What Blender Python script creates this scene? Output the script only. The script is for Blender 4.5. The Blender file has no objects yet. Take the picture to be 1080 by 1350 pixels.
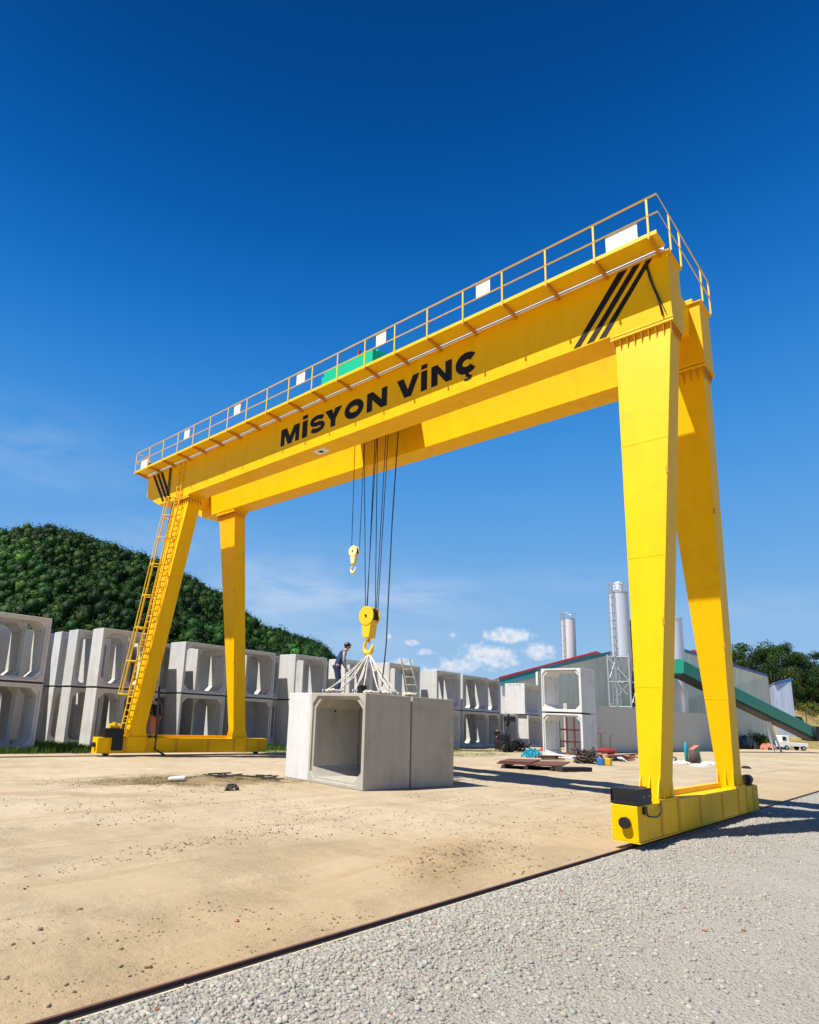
import bpy, math, random
import numpy as np
from mathutils import Vector, Matrix
random.seed(7); RNG = np.random.default_rng(11)
SC = bpy.context.scene; COL = SC.collection
R = math.radians

# ------------------------------------------------------------------ camera
YAW, PITCH, ROLL = R(44.857), R(12.971), R(2.657)
FPX, PCX, PCY = 835.34, 445.98, 748.97          # focal length and principal point in the 1080 x 1350 picture
CAMP = Vector((-13.374, -5.113, 2.3))
_F = Vector((math.cos(YAW)*math.cos(PITCH), math.sin(YAW)*math.cos(PITCH), math.sin(PITCH)))
_R0 = _F.cross(Vector((0, 0, 1))).normalized(); _U0 = _R0.cross(_F)
_R = _R0*math.cos(ROLL) + _U0*math.sin(ROLL); _U = -_R0*math.sin(ROLL) + _U0*math.cos(ROLL)
cd = bpy.data.cameras.new('camera'); cam = bpy.data.objects.new('camera', cd); COL.objects.link(cam)
cam.matrix_world = Matrix(((_R.x, _U.x, -_F.x, CAMP.x), (_R.y, _U.y, -_F.y, CAMP.y), (_R.z, _U.z, -_F.z, CAMP.z), (0, 0, 0, 1)))
cd.sensor_fit = 'HORIZONTAL'; cd.sensor_width = 36; cd.lens = 36*FPX/1080
cd.shift_x = (540-PCX)/1080; cd.shift_y = (PCY-675)/1080
cd.clip_start = .1; cd.clip_end = 6000
SC.camera = cam

def ray(u, v): return _F + _R*((u-PCX)/FPX) - _U*((v-PCY)/FPX)
def at(u, v, x=None, y=None, z=None, D=None):
    """survey helper: the world point seen at a photograph pixel on the plane x=, y=, z= or at depth D"""
    d = ray(u, v)
    t = (x-CAMP.x)/d.x if x is not None else (y-CAMP.y)/d.y if y is not None else (z-CAMP.z)/d.z if z is not None else D
    return CAMP + d*t

# ------------------------------------------------------------------ light
TOSUN = Vector((-.55, .19, 1)).normalized()
SUN_EL = math.asin(TOSUN.z); SUN_ROT = math.atan2(TOSUN.x, TOSUN.y)
sd = bpy.data.lights.new('sun', 'SUN'); sd.energy = 5.0; sd.angle = R(.53); sd.color = (1, .95, .87)
so = bpy.data.objects.new('sun', sd); COL.objects.link(so); so.rotation_mode = 'QUATERNION'
so.rotation_quaternion = TOSUN.to_track_quat('Z', 'Y'); so.location = (-60, 20, 110)
SC.view_settings.view_transform = 'Standard'; SC.view_settings.look = 'None'
SC.view_settings.exposure = 0.6; SC.view_settings.gamma = 1

def nd(nt, t, **k):
    n = nt.nodes.new(t)
    for a, b in k.items():
        if a in n.inputs: n.inputs[a].default_value = b
        else: setattr(n, a, b)
    return n
def mth(nt, op, a, b=None, c=None, clamp=False):
    n = nt.nodes.new('ShaderNodeMath'); n.operation = op; n.use_clamp = clamp
    for i, v in enumerate((a, b, c)):
        if v is None: continue
        if isinstance(v, (int, float)): n.inputs[i].default_value = v
        else: nt.links.new(v, n.inputs[i])
    return n.outputs[0]

w = bpy.data.worlds.new('World'); SC.world = w; w.use_nodes = True
nt = w.node_tree; nt.nodes.clear(); L = nt.links.new
sky = nd(nt, 'ShaderNodeTexSky', sky_type='NISHITA', sun_disc=False, sun_elevation=SUN_EL, sun_rotation=SUN_ROT,
         altitude=600, air_density=1.0, dust_density=1.1, ozone_density=3.0)
hsv = nd(nt, 'ShaderNodeHueSaturation', Saturation=1.5, Value=1.0); L(sky.outputs[0], hsv.inputs['Color'])
tc = nd(nt, 'ShaderNodeTexCoord'); sep = nd(nt, 'ShaderNodeSeparateXYZ'); L(tc.outputs['Generated'], sep.inputs[0])
az = mth(nt, 'MULTIPLY', mth(nt, 'ARCTAN2', sep.outputs[1], sep.outputs[0]), 57.2958)
el = mth(nt, 'MULTIPLY', mth(nt, 'ARCSINE', sep.outputs[2]), 57.2958)
cmb = nd(nt, 'ShaderNodeCombineXYZ'); L(az, cmb.inputs[0]); L(el, cmb.inputs[1])
def blobs(lst):
    tot = None
    for (a, e, ra, re_, h) in lst:
        da = mth(nt, 'DIVIDE', mth(nt, 'SUBTRACT', az, a), ra); de = mth(nt, 'DIVIDE', mth(nt, 'SUBTRACT', el, e), re_)
        q = mth(nt, 'ADD', mth(nt, 'MULTIPLY', da, da), mth(nt, 'MULTIPLY', de, de))
        g = mth(nt, 'MULTIPLY', mth(nt, 'EXPONENT', mth(nt, 'MULTIPLY', q, -1)), h)
        tot = g if tot is None else mth(nt, 'MAXIMUM', tot, g)
    return tot
cum = blobs([(29.6, 7.3, 2.3, .85, 1.1), (27.0, 6.0, 1.7, .9, 1.05), (31.2, 5.5, 3.0, 1.3, 1.02), (34.0, 4.6, 2.2, .8, .95), (23.5, 5.2, 1.6, .9, .9), (20.2, 5.0, 1.5, .8, .9), (36.0, 4.0, 1.5, .6, .85),
             (34.2, 7.3, .5, .3, .8), (37.9, 6.5, .9, .38, .9), (36.6, 5.7, 1.2, .4, .8), (40.0, 7.0, .5, .35, .75), (16.6, 4.7, 1.2, .7, .9), (15, 4, 1.5, .7, .85), (12.0, 4.2, 1.4, .6, .7), (38.6, 4.8, 1.4, .5, .8), (41, 4, 2, .5, .8)])
n1 = nd(nt, 'ShaderNodeTexNoise', Scale=1.15, Detail=9, Roughness=.62); L(cmb.outputs[0], n1.inputs['Vector'])
s1 = mth(nt, 'ADD', cum, mth(nt, 'MULTIPLY', mth(nt, 'SUBTRACT', n1.outputs[0], .5), 1.5))
mr = nd(nt, 'ShaderNodeMapRange', interpolation_type='SMOOTHSTEP'); L(s1, mr.inputs[0]); mr.inputs[1].default_value = .34; mr.inputs[2].default_value = .92
mr.inputs[4].default_value = .88
wis = blobs([(49, 10.5, 8, 3.2, 1.15), (40, 10.5, 9, 2.2, .95), (44, 7, 10, 2.2, .7), (33, 10.8, 5, .9, .45), (60, 14, 9, 2.2, .42), (24, 12, 7, 1.5, .3), (12, 9, 6, 1.5, .5), (72, 20, 9, 3, .35)])
mp = nd(nt, 'ShaderNodeMapping'); mp.inputs['Scale'].default_value = (.10, .34, 1); mp.inputs['Rotation'].default_value = (0, 0, R(12)); L(cmb.outputs[0], mp.inputs[0])
n2 = nd(nt, 'ShaderNodeTexNoise', Scale=1.3, Detail=6, Roughness=.6, Distortion=.4); L(mp.outputs[0], n2.inputs['Vector'])
s2 = mth(nt, 'MULTIPLY', wis, mth(nt, 'MULTIPLY', mth(nt, 'SUBTRACT', n2.outputs[0], .28, clamp=True), 1.9))
cc = nd(nt, 'ShaderNodeRGB'); cc.outputs[0].default_value = (8.6, 8.7, 9.0, 1)
wc = nd(nt, 'ShaderNodeRGB'); wc.outputs[0].default_value = (5.2, 6.6, 8.6, 1)
# cloud body: brighter crests, greyer undersides come from a second, finer noise
n3 = nd(nt, 'ShaderNodeTexNoise', Scale=1.6, Detail=5, Roughness=.6); L(cmb.outputs[0], n3.inputs['Vector'])
cg = nd(nt, 'ShaderNodeMix', data_type='RGBA'); cg.inputs[6].default_value = (5.6, 6.9, 8.8, 1); L(cc.outputs[0], cg.inputs[7])
L(mth(nt, 'MULTIPLY', mth(nt, 'SUBTRACT', n3.outputs[0], .36, clamp=True), 4.2, clamp=True), cg.inputs[0])
m1 = nd(nt, 'ShaderNodeMix', data_type='RGBA'); L(s2, m1.inputs[0]); gm = nd(nt, 'ShaderNodeGamma', Gamma=1.0); L(hsv.outputs[0], gm.inputs[0])
# clear-day profile from the pale horizon to the deep zenith, blended with the physical sky
cr = nd(nt, 'ShaderNodeValToRGB'); L(mth(nt, 'DIVIDE', el, 90., clamp=True), cr.inputs[0]); cr.color_ramp.interpolation = 'B_SPLINE'
stops = [(0, (.42, .63, .90)), (7, (.32, .56, .88)), (14, (.175, .46, .89)), (23, (.07, .345, .85)), (32, (.015, .21, .69)), (41, (.003, .11, .46)), (52, (.0015, .05, .24)), (70, (.001, .035, .17)), (90, (.001, .03, .15))]
el_ = cr.color_ramp.elements
while len(el_) < len(stops): el_.new(.5)
for e_, (a_, c_) in zip(el_, stops): e_.position = a_/90.; e_.color = (*c_, 1)
vm = nd(nt, 'ShaderNodeVectorMath', operation='SCALE'); vm.inputs['Scale'].default_value = 9.3; L(cr.outputs[0], vm.inputs[0])
mg = nd(nt, 'ShaderNodeMix', data_type='RGBA'); mg.inputs[0].default_value = .85; L(gm.outputs[0], mg.inputs[6]); L(vm.outputs[0], mg.inputs[7]); L(mg.outputs[2], m1.inputs[6]); L(wc.outputs[0], m1.inputs[7])
m2 = nd(nt, 'ShaderNodeMix', data_type='RGBA'); L(mr.outputs[0], m2.inputs[0]); L(m1.outputs[2], m2.inputs[6]); L(cg.outputs[2], m2.inputs[7])
bg = nd(nt, 'ShaderNodeBackground', Strength=.067); L(m2.outputs[2], bg.inputs[0])
wo = nd(nt, 'ShaderNodeOutputWorld'); L(bg.outputs[0], wo.inputs[0])

# ------------------------------------------------------------------ materials
def mat(name, col, rough=.6, metal=0., var=.0, vscale=2., var2=0., v2scale=.3, bump=0., bscale=30., spec=.5, stain=None, stain_amt=0., stain_scale=1., streak=0., detail=5, coords='Object', coat=0., pits=0., lines=0.):
    m = bpy.data.materials.new(name); m.use_nodes = True; t = m.node_tree; b = t.nodes['Principled BSDF']; k = t.links.new
    b.inputs['Roughness'].default_value = rough; b.inputs['Metallic'].default_value = metal; b.inputs['Specular IOR Level'].default_value = spec
    b.inputs['Coat Weight'].default_value = coat
    tcn = nd(t, 'ShaderNodeNewGeometry') if coords == 'World' else nd(t, 'ShaderNodeTexCoord')
    src = tcn.outputs['Position'] if coords == 'World' else tcn.outputs['Object']
    rgb = nd(t, 'ShaderNodeRGB'); rgb.outputs[0].default_value = (*col, 1); cur = rgb.outputs[0]
    def fac_noise(sc, rot=None, stretch=None, det=detail):
        n = nd(t, 'ShaderNodeTexNoise', Scale=sc, Detail=det, Roughness=.6)
        if stretch:
            mm = nd(t, 'ShaderNodeMapping'); mm.inputs['Scale'].default_value = stretch; k(src, mm.inputs[0]); k(mm.outputs[0], n.inputs['Vector'])
        else: k(src, n.inputs['Vector'])
        return n.outputs[0]
    for amt, sc in ((var, vscale), (var2, v2scale)):
        if amt:
            f = fac_noise(sc); h = nd(t, 'ShaderNodeHueSaturation'); k(cur, h.inputs['Color'])
            k(mth(t, 'ADD', mth(t, 'MULTIPLY', mth(t, 'SUBTRACT', f, .5), amt*2.4), 1), h.inputs['Value']); cur = h.outputs[0]
    if stain:
        f = fac_noise(stain_scale); mx = nd(t, 'ShaderNodeMix', data_type='RGBA'); mx.inputs[7].default_value = (*stain, 1); k(cur, mx.inputs[6])
        k(mth(t, 'MULTIPLY', mth(t, 'MULTIPLY', mth(t, 'SUBTRACT', f, .52, clamp=True), 5, clamp=True), stain_amt), mx.inputs[0]); cur = mx.outputs[2]
    if streak:
        f = fac_noise(1., stretch=(3.2, 3.2, .18)); h = nd(t, 'ShaderNodeHueSaturation'); k(cur, h.inputs['Color'])
        k(mth(t, 'ADD', mth(t, 'MULTIPLY', mth(t, 'SUBTRACT', f, .5), streak*2.4), 1), h.inputs['Value']); cur = h.outputs[0]
    if lines:
        sp_ = nd(t, 'ShaderNodeSeparateXYZ'); k(src, sp_.inputs[0]); fr = mth(t, 'ABSOLUTE', mth(t, 'SUBTRACT', mth(t, 'FRACT', mth(t, 'DIVIDE', sp_.outputs[2], .76)), .5))
        h = nd(t, 'ShaderNodeHueSaturation'); k(cur, h.inputs['Color']); k(mth(t, 'SUBTRACT', 1., mth(t, 'MULTIPLY', mth(t, 'LESS_THAN', fr, .012), lines)), h.inputs['Value']); cur = h.outputs[0]
    if pits:
        f = fac_noise(26., det=3); mx = nd(t, 'ShaderNodeMix', data_type='RGBA'); mx.inputs[7].default_value = (col[0]*.35, col[1]*.34, col[2]*.32, 1); k(cur, mx.inputs[6])
        k(mth(t, 'MULTIPLY', mth(t, 'MULTIPLY', mth(t, 'SUBTRACT', f, .69, clamp=True), 16, clamp=True), pits), mx.inputs[0]); cur = mx.outputs[2]
    k(cur, b.inputs['Base Color'])
    if bump:
        n = nd(t, 'ShaderNodeTexNoise', Scale=bscale, Detail=6, Roughness=.65); k(src, n.inputs['Vector'])
        bp = nd(t, 'ShaderNodeBump', Strength=1., Distance=bump); k(n.outputs[0], bp.inputs['Height']); k(bp.outputs[0], b.inputs['Normal'])
    return m
M = {}
M['yellow'] = mat('yellow_paint', (.88, .475, .001), .46, spec=.12, var=.06, vscale=1.1, stain=(.52, .25, .02), stain_amt=.2, stain_scale=1.7, streak=.08, bump=.0012, bscale=4, coords='World')
M['yellow2'] = mat('yellow_rail_paint', (.86, .52, .006), .45, spec=.3, var=.06)
M['hookyellow'] = mat('hook_yellow', (.88, .52, .005), .35, var=.06, vscale=6)
M['pale_yellow'] = mat('faded_block_paint', (.82, .66, .30), .45, var=.06, vscale=6)
M['strap'] = mat('strap_paint', (.70, .33, .008), .5, var=.1, vscale=4, spec=.2)
M['orange'] = mat('orange_joint', (.58, .24, .015), .5, var=.12, vscale=8)
M['black'] = mat('black_vinyl', (.014, .013, .012), .5, var=.2, vscale=3, spec=.15)
M['blackm'] = mat('black_painted_steel', (.016, .016, .017), .5, var=.3, vscale=7, spec=.25)
M['rope'] = mat('wire_rope', (.02, .02, .024), .5)
M['white'] = mat('white_panel', (.82, .82, .80), .5, var=.03)
M['green'] = mat('hoist_green', (.0, .46, .26), .4, var=.08, vscale=3)
M['conveyor'] = mat('conveyor_green', (.0, .20, .115), .45, var=.12, vscale=.8, streak=.06)
def concrete(name, c, rough=.85):
    return mat(name, c, rough, var=.09, vscale=2.3, var2=.07, v2scale=.5, stain=(c[0]*.62, c[1]*.6, c[2]*.55), stain_amt=.42, stain_scale=.9, streak=.19, pits=.8, lines=.07, bump=.006, bscale=18, detail=8, coords='World')
M['conc'] = concrete('culvert_concrete', (.55, .54, .51))
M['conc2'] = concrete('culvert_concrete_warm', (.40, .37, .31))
M['conc3'] = concrete('culvert_concrete_pale', (.62, .61, .585))
M['wallconc'] = mat('wall_concrete', (.50, .48, .41), .9, var=.08, vscale=.5, streak=.06, coords='World')
M['socket'] = mat('dark_socket', (.05, .045, .04), .8)
M['timber'] = mat('dark_timber', (.03, .026, .022), .85, var=.3, vscale=5)
M['rust'] = mat('rusty_steel', (.13, .05, .028), .75, var=.35, vscale=9, bump=.003, bscale=40)
M['railsteel'] = mat('rail_steel', (.14, .06, .04), .5, var=.3, vscale=6, coords='World')
M['rail_kerb'] = mat('kerb_concrete', (.55, .46, .31), .9, var=.12, vscale=9, coords='World')
M['steel'] = mat('galvanised_steel', (.42, .44, .46), .45, metal=.5, var=.1)
M['silo_white'] = mat('silo_white', (.66, .68, .72), .4, var=.04, streak=.05)
M['silo_grey'] = mat('silo_grey', (.50, .54, .60), .45, var=.04, streak=.07)
M['silo_pink'] = mat('silo_pinkish_white', (.66, .635, .62), .5, var=.05, streak=.08)
M['redtrim'] = mat('red_trim', (.36, .02, .035), .5, var=.1)
M['tealtrim'] = mat('teal_trim', (.03, .22, .27), .5, var=.1)
M['bluetrim'] = mat('blue_trim', (.02, .10, .34), .5, var=.1)
M['whitewall'] = mat('white_cladding', (.74, .74, .73), .6, var=.03)
M['darkclad'] = mat('dark_cladding', (.035, .045, .05), .5, var=.1)
M['sling'] = mat('sling_webbing', (.58, .54, .46), .85, var=.15, vscale=20)
M['ladder'] = mat('dirty_aluminium', (.5, .45, .34), .6, var=.2, vscale=10)
M['skin'] = mat('skin', (.46, .24, .15), .55)
M['hair'] = mat('hair', (.012, .01, .009), .6)
M['navy'] = mat('navy_cloth', (.012, .04, .11), .85, var=.2, vscale=14, bump=.004, bscale=25)
M['darkblue'] = mat('dark_blue_trousers', (.01, .022, .06), .85, var=.2, vscale=14)
M['greycloth'] = mat('grey_cloth', (.3, .29, .29), .85)
M['blackcloth'] = mat('black_cloth', (.012, .012, .014), .9, var=.2, vscale=12)
M['orangecloth'] = mat('orange_cloth', (.62, .16, .02), .8, var=.12, vscale=14)
M['cap'] = mat('black_cap', (.01, .011, .014), .35)
M['shoe'] = mat('pale_shoe', (.45, .42, .38), .7)
M['cyan'] = mat('cyan_plastic', (.01, .27, .38), .5, var=.2, vscale=7)
M['bluecan'] = mat('blue_plastic', (.02, .14, .36), .4)
M['yellowcan'] = mat('yellow_plastic', (.62, .38, .02), .4)
M['redtank'] = mat('red_enamel', (.36, .035, .03), .35, var=.08)
M['terracotta'] = mat('faded_red_boards', (.42, .16, .10), .8, var=.25, vscale=4)
M['junk'] = mat('scrap_brown', (.07, .05, .04), .8, var=.4, vscale=7)
M['foam'] = mat('white_foam', (.75, .74, .70), .8, var=.05)
M['tyre'] = mat('tyre_rubber', (.012, .012, .012), .8)
M['bark'] = mat('bark', (.09, .065, .045), .9, var=.2)
M['dirtmound'] = mat('dry_dirt', (.30, .215, .12), .95, var=.2, vscale=3, coords='World')

def corrugated(name, col, pitch=.35):
    m = bpy.data.materials.new(name); m.use_nodes = True; t = m.node_tree; b = t.nodes['Principled BSDF']; k = t.links.new
    g = nd(t, 'ShaderNodeTexCoord'); mp = nd(t, 'ShaderNodeMapping'); mp.inputs['Scale'].default_value = (.9, .9, .05); k(g.outputs['Object'], mp.inputs[0])
    n = nd(t, 'ShaderNodeTexNoise', Scale=3, Detail=5); k(mp.outputs[0], n.inputs['Vector'])
    n2 = nd(t, 'ShaderNodeTexNoise', Scale=.3, Detail=5); k(g.outputs['Object'], n2.inputs['Vector'])
    h = nd(t, 'ShaderNodeHueSaturation'); h.inputs['Color'].default_value = (*col, 1)
    k(mth(t, 'ADD', mth(t, 'ADD', mth(t, 'MULTIPLY', n.outputs[0], .75), mth(t, 'MULTIPLY', n2.outputs[0], .35)), .45), h.inputs['Value'])
    k(h.outputs[0], b.inputs['Base Color']); b.inputs['Roughness'].default_value = .55
    return m
M['corr'] = corrugated('corrugated_sheet', (.58, .60, .49))
M['corrblue'] = corrugated('corrugated_blue_grey', (.40, .46, .58))
M['roofred'] = mat('red_roof_sheet', (.30, .035, .03), .6, var=.1)
M['roofgrey'] = mat('grey_roof_sheet', (.42, .42, .40), .6, var=.1)

# ---- ground materials
def ground_sand():
    m = bpy.data.materials.new('sand_ground'); m.use_nodes = True; t = m.node_tree; b = t.nodes['Principled BSDF']; k = t.links.new
    g = nd(t, 'ShaderNodeNewGeometry'); P = g.outputs['Position']
    def nz(sc, det=7, ro=.6, st=None, rz=0):
        n = nd(t, 'ShaderNodeTexNoise', Scale=sc, Detail=det, Roughness=ro)
        if st:
            mp = nd(t, 'ShaderNodeMapping'); mp.inputs['Scale'].default_value = st; mp.inputs['Rotation'].default_value = (0, 0, rz); k(P, mp.inputs[0]); k(mp.outputs[0], n.inputs['Vector'])
        else: k(P, n.inputs['Vector'])
        return n.outputs[0]
    def ramp(f, a, b_, lo=0., hi=1.):
        r = nd(t, 'ShaderNodeMapRange', interpolation_type='SMOOTHSTEP'); k(f, r.inputs[0]); r.inputs[1].default_value = a; r.inputs[2].default_value = b_; r.inputs[3].default_value = lo; r.inputs[4].default_value = hi; return r.outputs[0]
    def mix(f, a, c):
        x = nd(t, 'ShaderNodeMix', data_type='RGBA'); k(f, x.inputs[0])
        k(a, x.inputs[6]) if not isinstance(a, tuple) else setattr(x.inputs[6], 'default_value', (*a, 1))
        k(c, x.inputs[7]) if not isinstance(c, tuple) else setattr(x.inputs[7], 'default_value', (*c, 1)); return x.outputs[2]
    c = mix(ramp(nz(.13), .35, .65), (.45, .375, .265), (.375, .295, .185))
    c = mix(ramp(nz(.5, st=(.25, 1, 1), rz=R(20)), .46, .66, 0, .6), c, (.47, .385, .265))        # pale dusty drive tracks
    sp = nd(t, 'ShaderNodeSeparateXYZ'); k(P, sp.inputs[0])
    c = mix(ramp(nz(1., st=(.10, 1.5, 1), rz=R(-17)), .50, .66, 0, .55), c, (.32, .235, .135))      # damp wheel tracks
    c = mix(ramp(nz(1.7, st=(.14, 1.3, 1), rz=R(-24)), .54, .68, 0, .5), c, (.50, .42, .30))
    near = nd(t, 'ShaderNodeMapRange', interpolation_type='SMOOTHSTEP'); k(mth(t, 'ADD', sp.outputs[1], mth(t, 'MULTIPLY', nz(.4), 3.)), near.inputs[0]); near.inputs[1].default_value = 7.; near.inputs[2].default_value = 1.2
    c = mix(mth(t, 'MULTIPLY', near.outputs[0], .68), c, (.38, .275, .15))      # ochre soil by the rail
    c = mix(ramp(nz(.9), .56, .72, 0, .38), c, (.31, .225, .13))
    c = mix(ramp(nz(6., ro=.7), .52, .75, 0, .35), c, (.28, .20, .11))
    c = mix(ramp(nz(28., ro=.7), .6, .72, 0, .5), c, (.20, .14, .08))
    c = mix(mth(t, 'MULTIPLY', ramp(nz(45, det=4, ro=.6), .60, .68), .5), c, (.17, .12, .07))
    # thin weeds around the scrap in the middle and along the culverts
    def blob(cx, cy, rx, ry, an=0.):
        mp = nd(t, 'ShaderNodeMapping', vector_type='TEXTURE'); mp.inputs['Location'].default_value = (cx, cy, 0); mp.inputs['Rotation'].default_value = (0, 0, an); mp.inputs['Scale'].default_value = (rx, ry, 1e6); k(P, mp.inputs[0])
        ln = nd(t, 'ShaderNodeVectorMath', operation='LENGTH'); k(mp.outputs[0], ln.inputs[0])
        return ramp(mth(t, 'ADD', ln.outputs['Value'], mth(t, 'MULTIPLY', mth(t, 'SUBTRACT', nz(1.1), .5), 1.6)), 1.0, .55)
    c = mix(mth(t, 'MULTIPLY', blob(-.8, 13.0, 4.4, 1.7, R(-12)), .95), c, (.22, .165, .085))
    c = mix(mth(t, 'MULTIPLY', blob(-5.5, 11.5, 3.2, .5, R(-35)), .4), c, (.26, .19, .11))
    c = mix(mth(t, 'MULTIPLY', blob(-3.6, 1.7, 2.6, .9, R(25)), .4), c, (.29, .19, .09))
    c = mix(mth(t, 'MULTIPLY', blob(24, 20.5, 9, 2.2, R(-8)), .5), c, (.22, .25, .10))
    c = mix(mth(t, 'MULTIPLY', blob(12, 25.5, 6, 2.2, 0), .7), c, (.12, .13, .05))
    far = ramp(sp.outputs[0], 130, 240)
    c = mix(far, c, (.16, .17, .08))
    k(c, b.inputs['Base Color']); b.inputs['Roughness'].default_value = .95; b.inputs['Specular IOR Level'].default_value = .2
    pm = ramp(nz(.45), .42, .62, .25, 1.)      # rougher, churned patches
    hh = mth(t, 'ADD', mth(t, 'MULTIPLY', mth(t, 'ADD', mth(t, 'MULTIPLY', nz(5, ro=.7), 1.0), mth(t, 'MULTIPLY', nz(19, ro=.75), .45)), pm), mth(t, 'MULTIPLY', nz(70, ro=.6), .16))
    hh = mth(t, 'ADD', hh, mth(t, 'MULTIPLY', nz(1., st=(.5, 7, 1), rz=R(-17)), .35))
    bp = nd(t, 'ShaderNodeBump', Strength=1., Distance=.055); k(hh, bp.inputs['Height']); k(bp.outputs[0], b.inputs['Normal'])
    return m
def ground_gravel():
    m = bpy.data.materials.new('gravel_ground'); m.use_nodes = True; t = m.node_tree; b = t.nodes['Principled BSDF']; k = t.links.new
    g = nd(t, 'ShaderNodeNewGeometry'); P = g.outputs['Position']
    def nz(sc, det=7, ro=.6):
        n = nd(t, 'ShaderNodeTexNoise', Scale=sc, Detail=det, Roughness=ro); k(P, n.inputs['Vector']); return n.outputs[0]
    def ramp(f, a, b_, lo=0., hi=1.):
        r = nd(t, 'ShaderNodeMapRange'); k(f, r.inputs[0]); r.inputs[1].default_value = a; r.inputs[2].default_value = b_; r.inputs[3].default_value = lo; r.inputs[4].default_value = hi; return r.outputs[0]
    def mix(f, a, c):
        x = nd(t, 'ShaderNodeMix', data_type='RGBA'); k(f, x.inputs[0])
        k(a, x.inputs[6]) if not isinstance(a, tuple) else setattr(x.inputs[6], 'default_value', (*a, 1))
        setattr(x.inputs[7], 'default_value', (*c, 1)); return x.outputs[2]
    c = mix(ramp(nz(.35), .35, .65), (.40, .375, .32), (.345, .32, .27))
    c = mix(ramp(nz(2.2, ro=.7), .5, .75, 0, .4), c, (.38, .36, .325))
    c = mix(ramp(nz(1.3, ro=.7), .64, .74, 0, .15), c, (.27, .24, .20))
    c = mix(ramp(nz(30, ro=.7), .58, .66, 0, .75), c, (.09, .085, .08))
    v = nd(t, 'ShaderNodeTexVoronoi', Scale=30., Randomness=1.); k(P, v.inputs['Vector'])
    v2 = nd(t, 'ShaderNodeTexVoronoi', Scale=15., Randomness=1.); k(P, v2.inputs['Vector'])
    k(c, b.inputs['Base Color']); b.inputs['Roughness'].default_value = .92; b.inputs['Specular IOR Level'].default_value = .25
    hh = mth(t, 'ADD', mth(t, 'MULTIPLY', v.outputs[0], -.9), mth(t, 'MULTIPLY', v2.outputs[0], -.6))
    hh = mth(t, 'ADD', hh, mth(t, 'MULTIPLY', nz(24, ro=.75), .9))
    bp = nd(t, 'ShaderNodeBump', Strength=1., Distance=.03); k(hh, bp.inputs['Height']); k(bp.outputs[0], b.inputs['Normal'])
    return m
M['sand'] = ground_sand(); M['gravel'] = ground_gravel()
def vcol_mat(name, rough=.9, bump=0, trans=0.):
    m = bpy.data.materials.new(name); m.use_nodes = True; t = m.node_tree; b = t.nodes['Principled BSDF']
    a = nd(t, 'ShaderNodeAttribute', attribute_name='tint'); t.links.new(a.outputs['Color'], b.inputs['Base Color']); b.inputs['Roughness'].default_value = rough; b.inputs['Specular IOR Level'].default_value = .12
    if trans:
        tr = nd(t, 'ShaderNodeBsdfTranslucent'); t.links.new(a.outputs['Color'], tr.inputs[0]); mx = nd(t, 'ShaderNodeMixShader', Fac=trans)
        t.links.new(b.outputs[0], mx.inputs[1]); t.links.new(tr.outputs[0], mx.inputs[2]); t.links.new(mx.outputs[0], t.nodes['Material Output'].inputs[0])
    return m
M['leaf'] = vcol_mat('leaves', .6, trans=.15); M['stone'] = vcol_mat('stones', .9)

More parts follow.
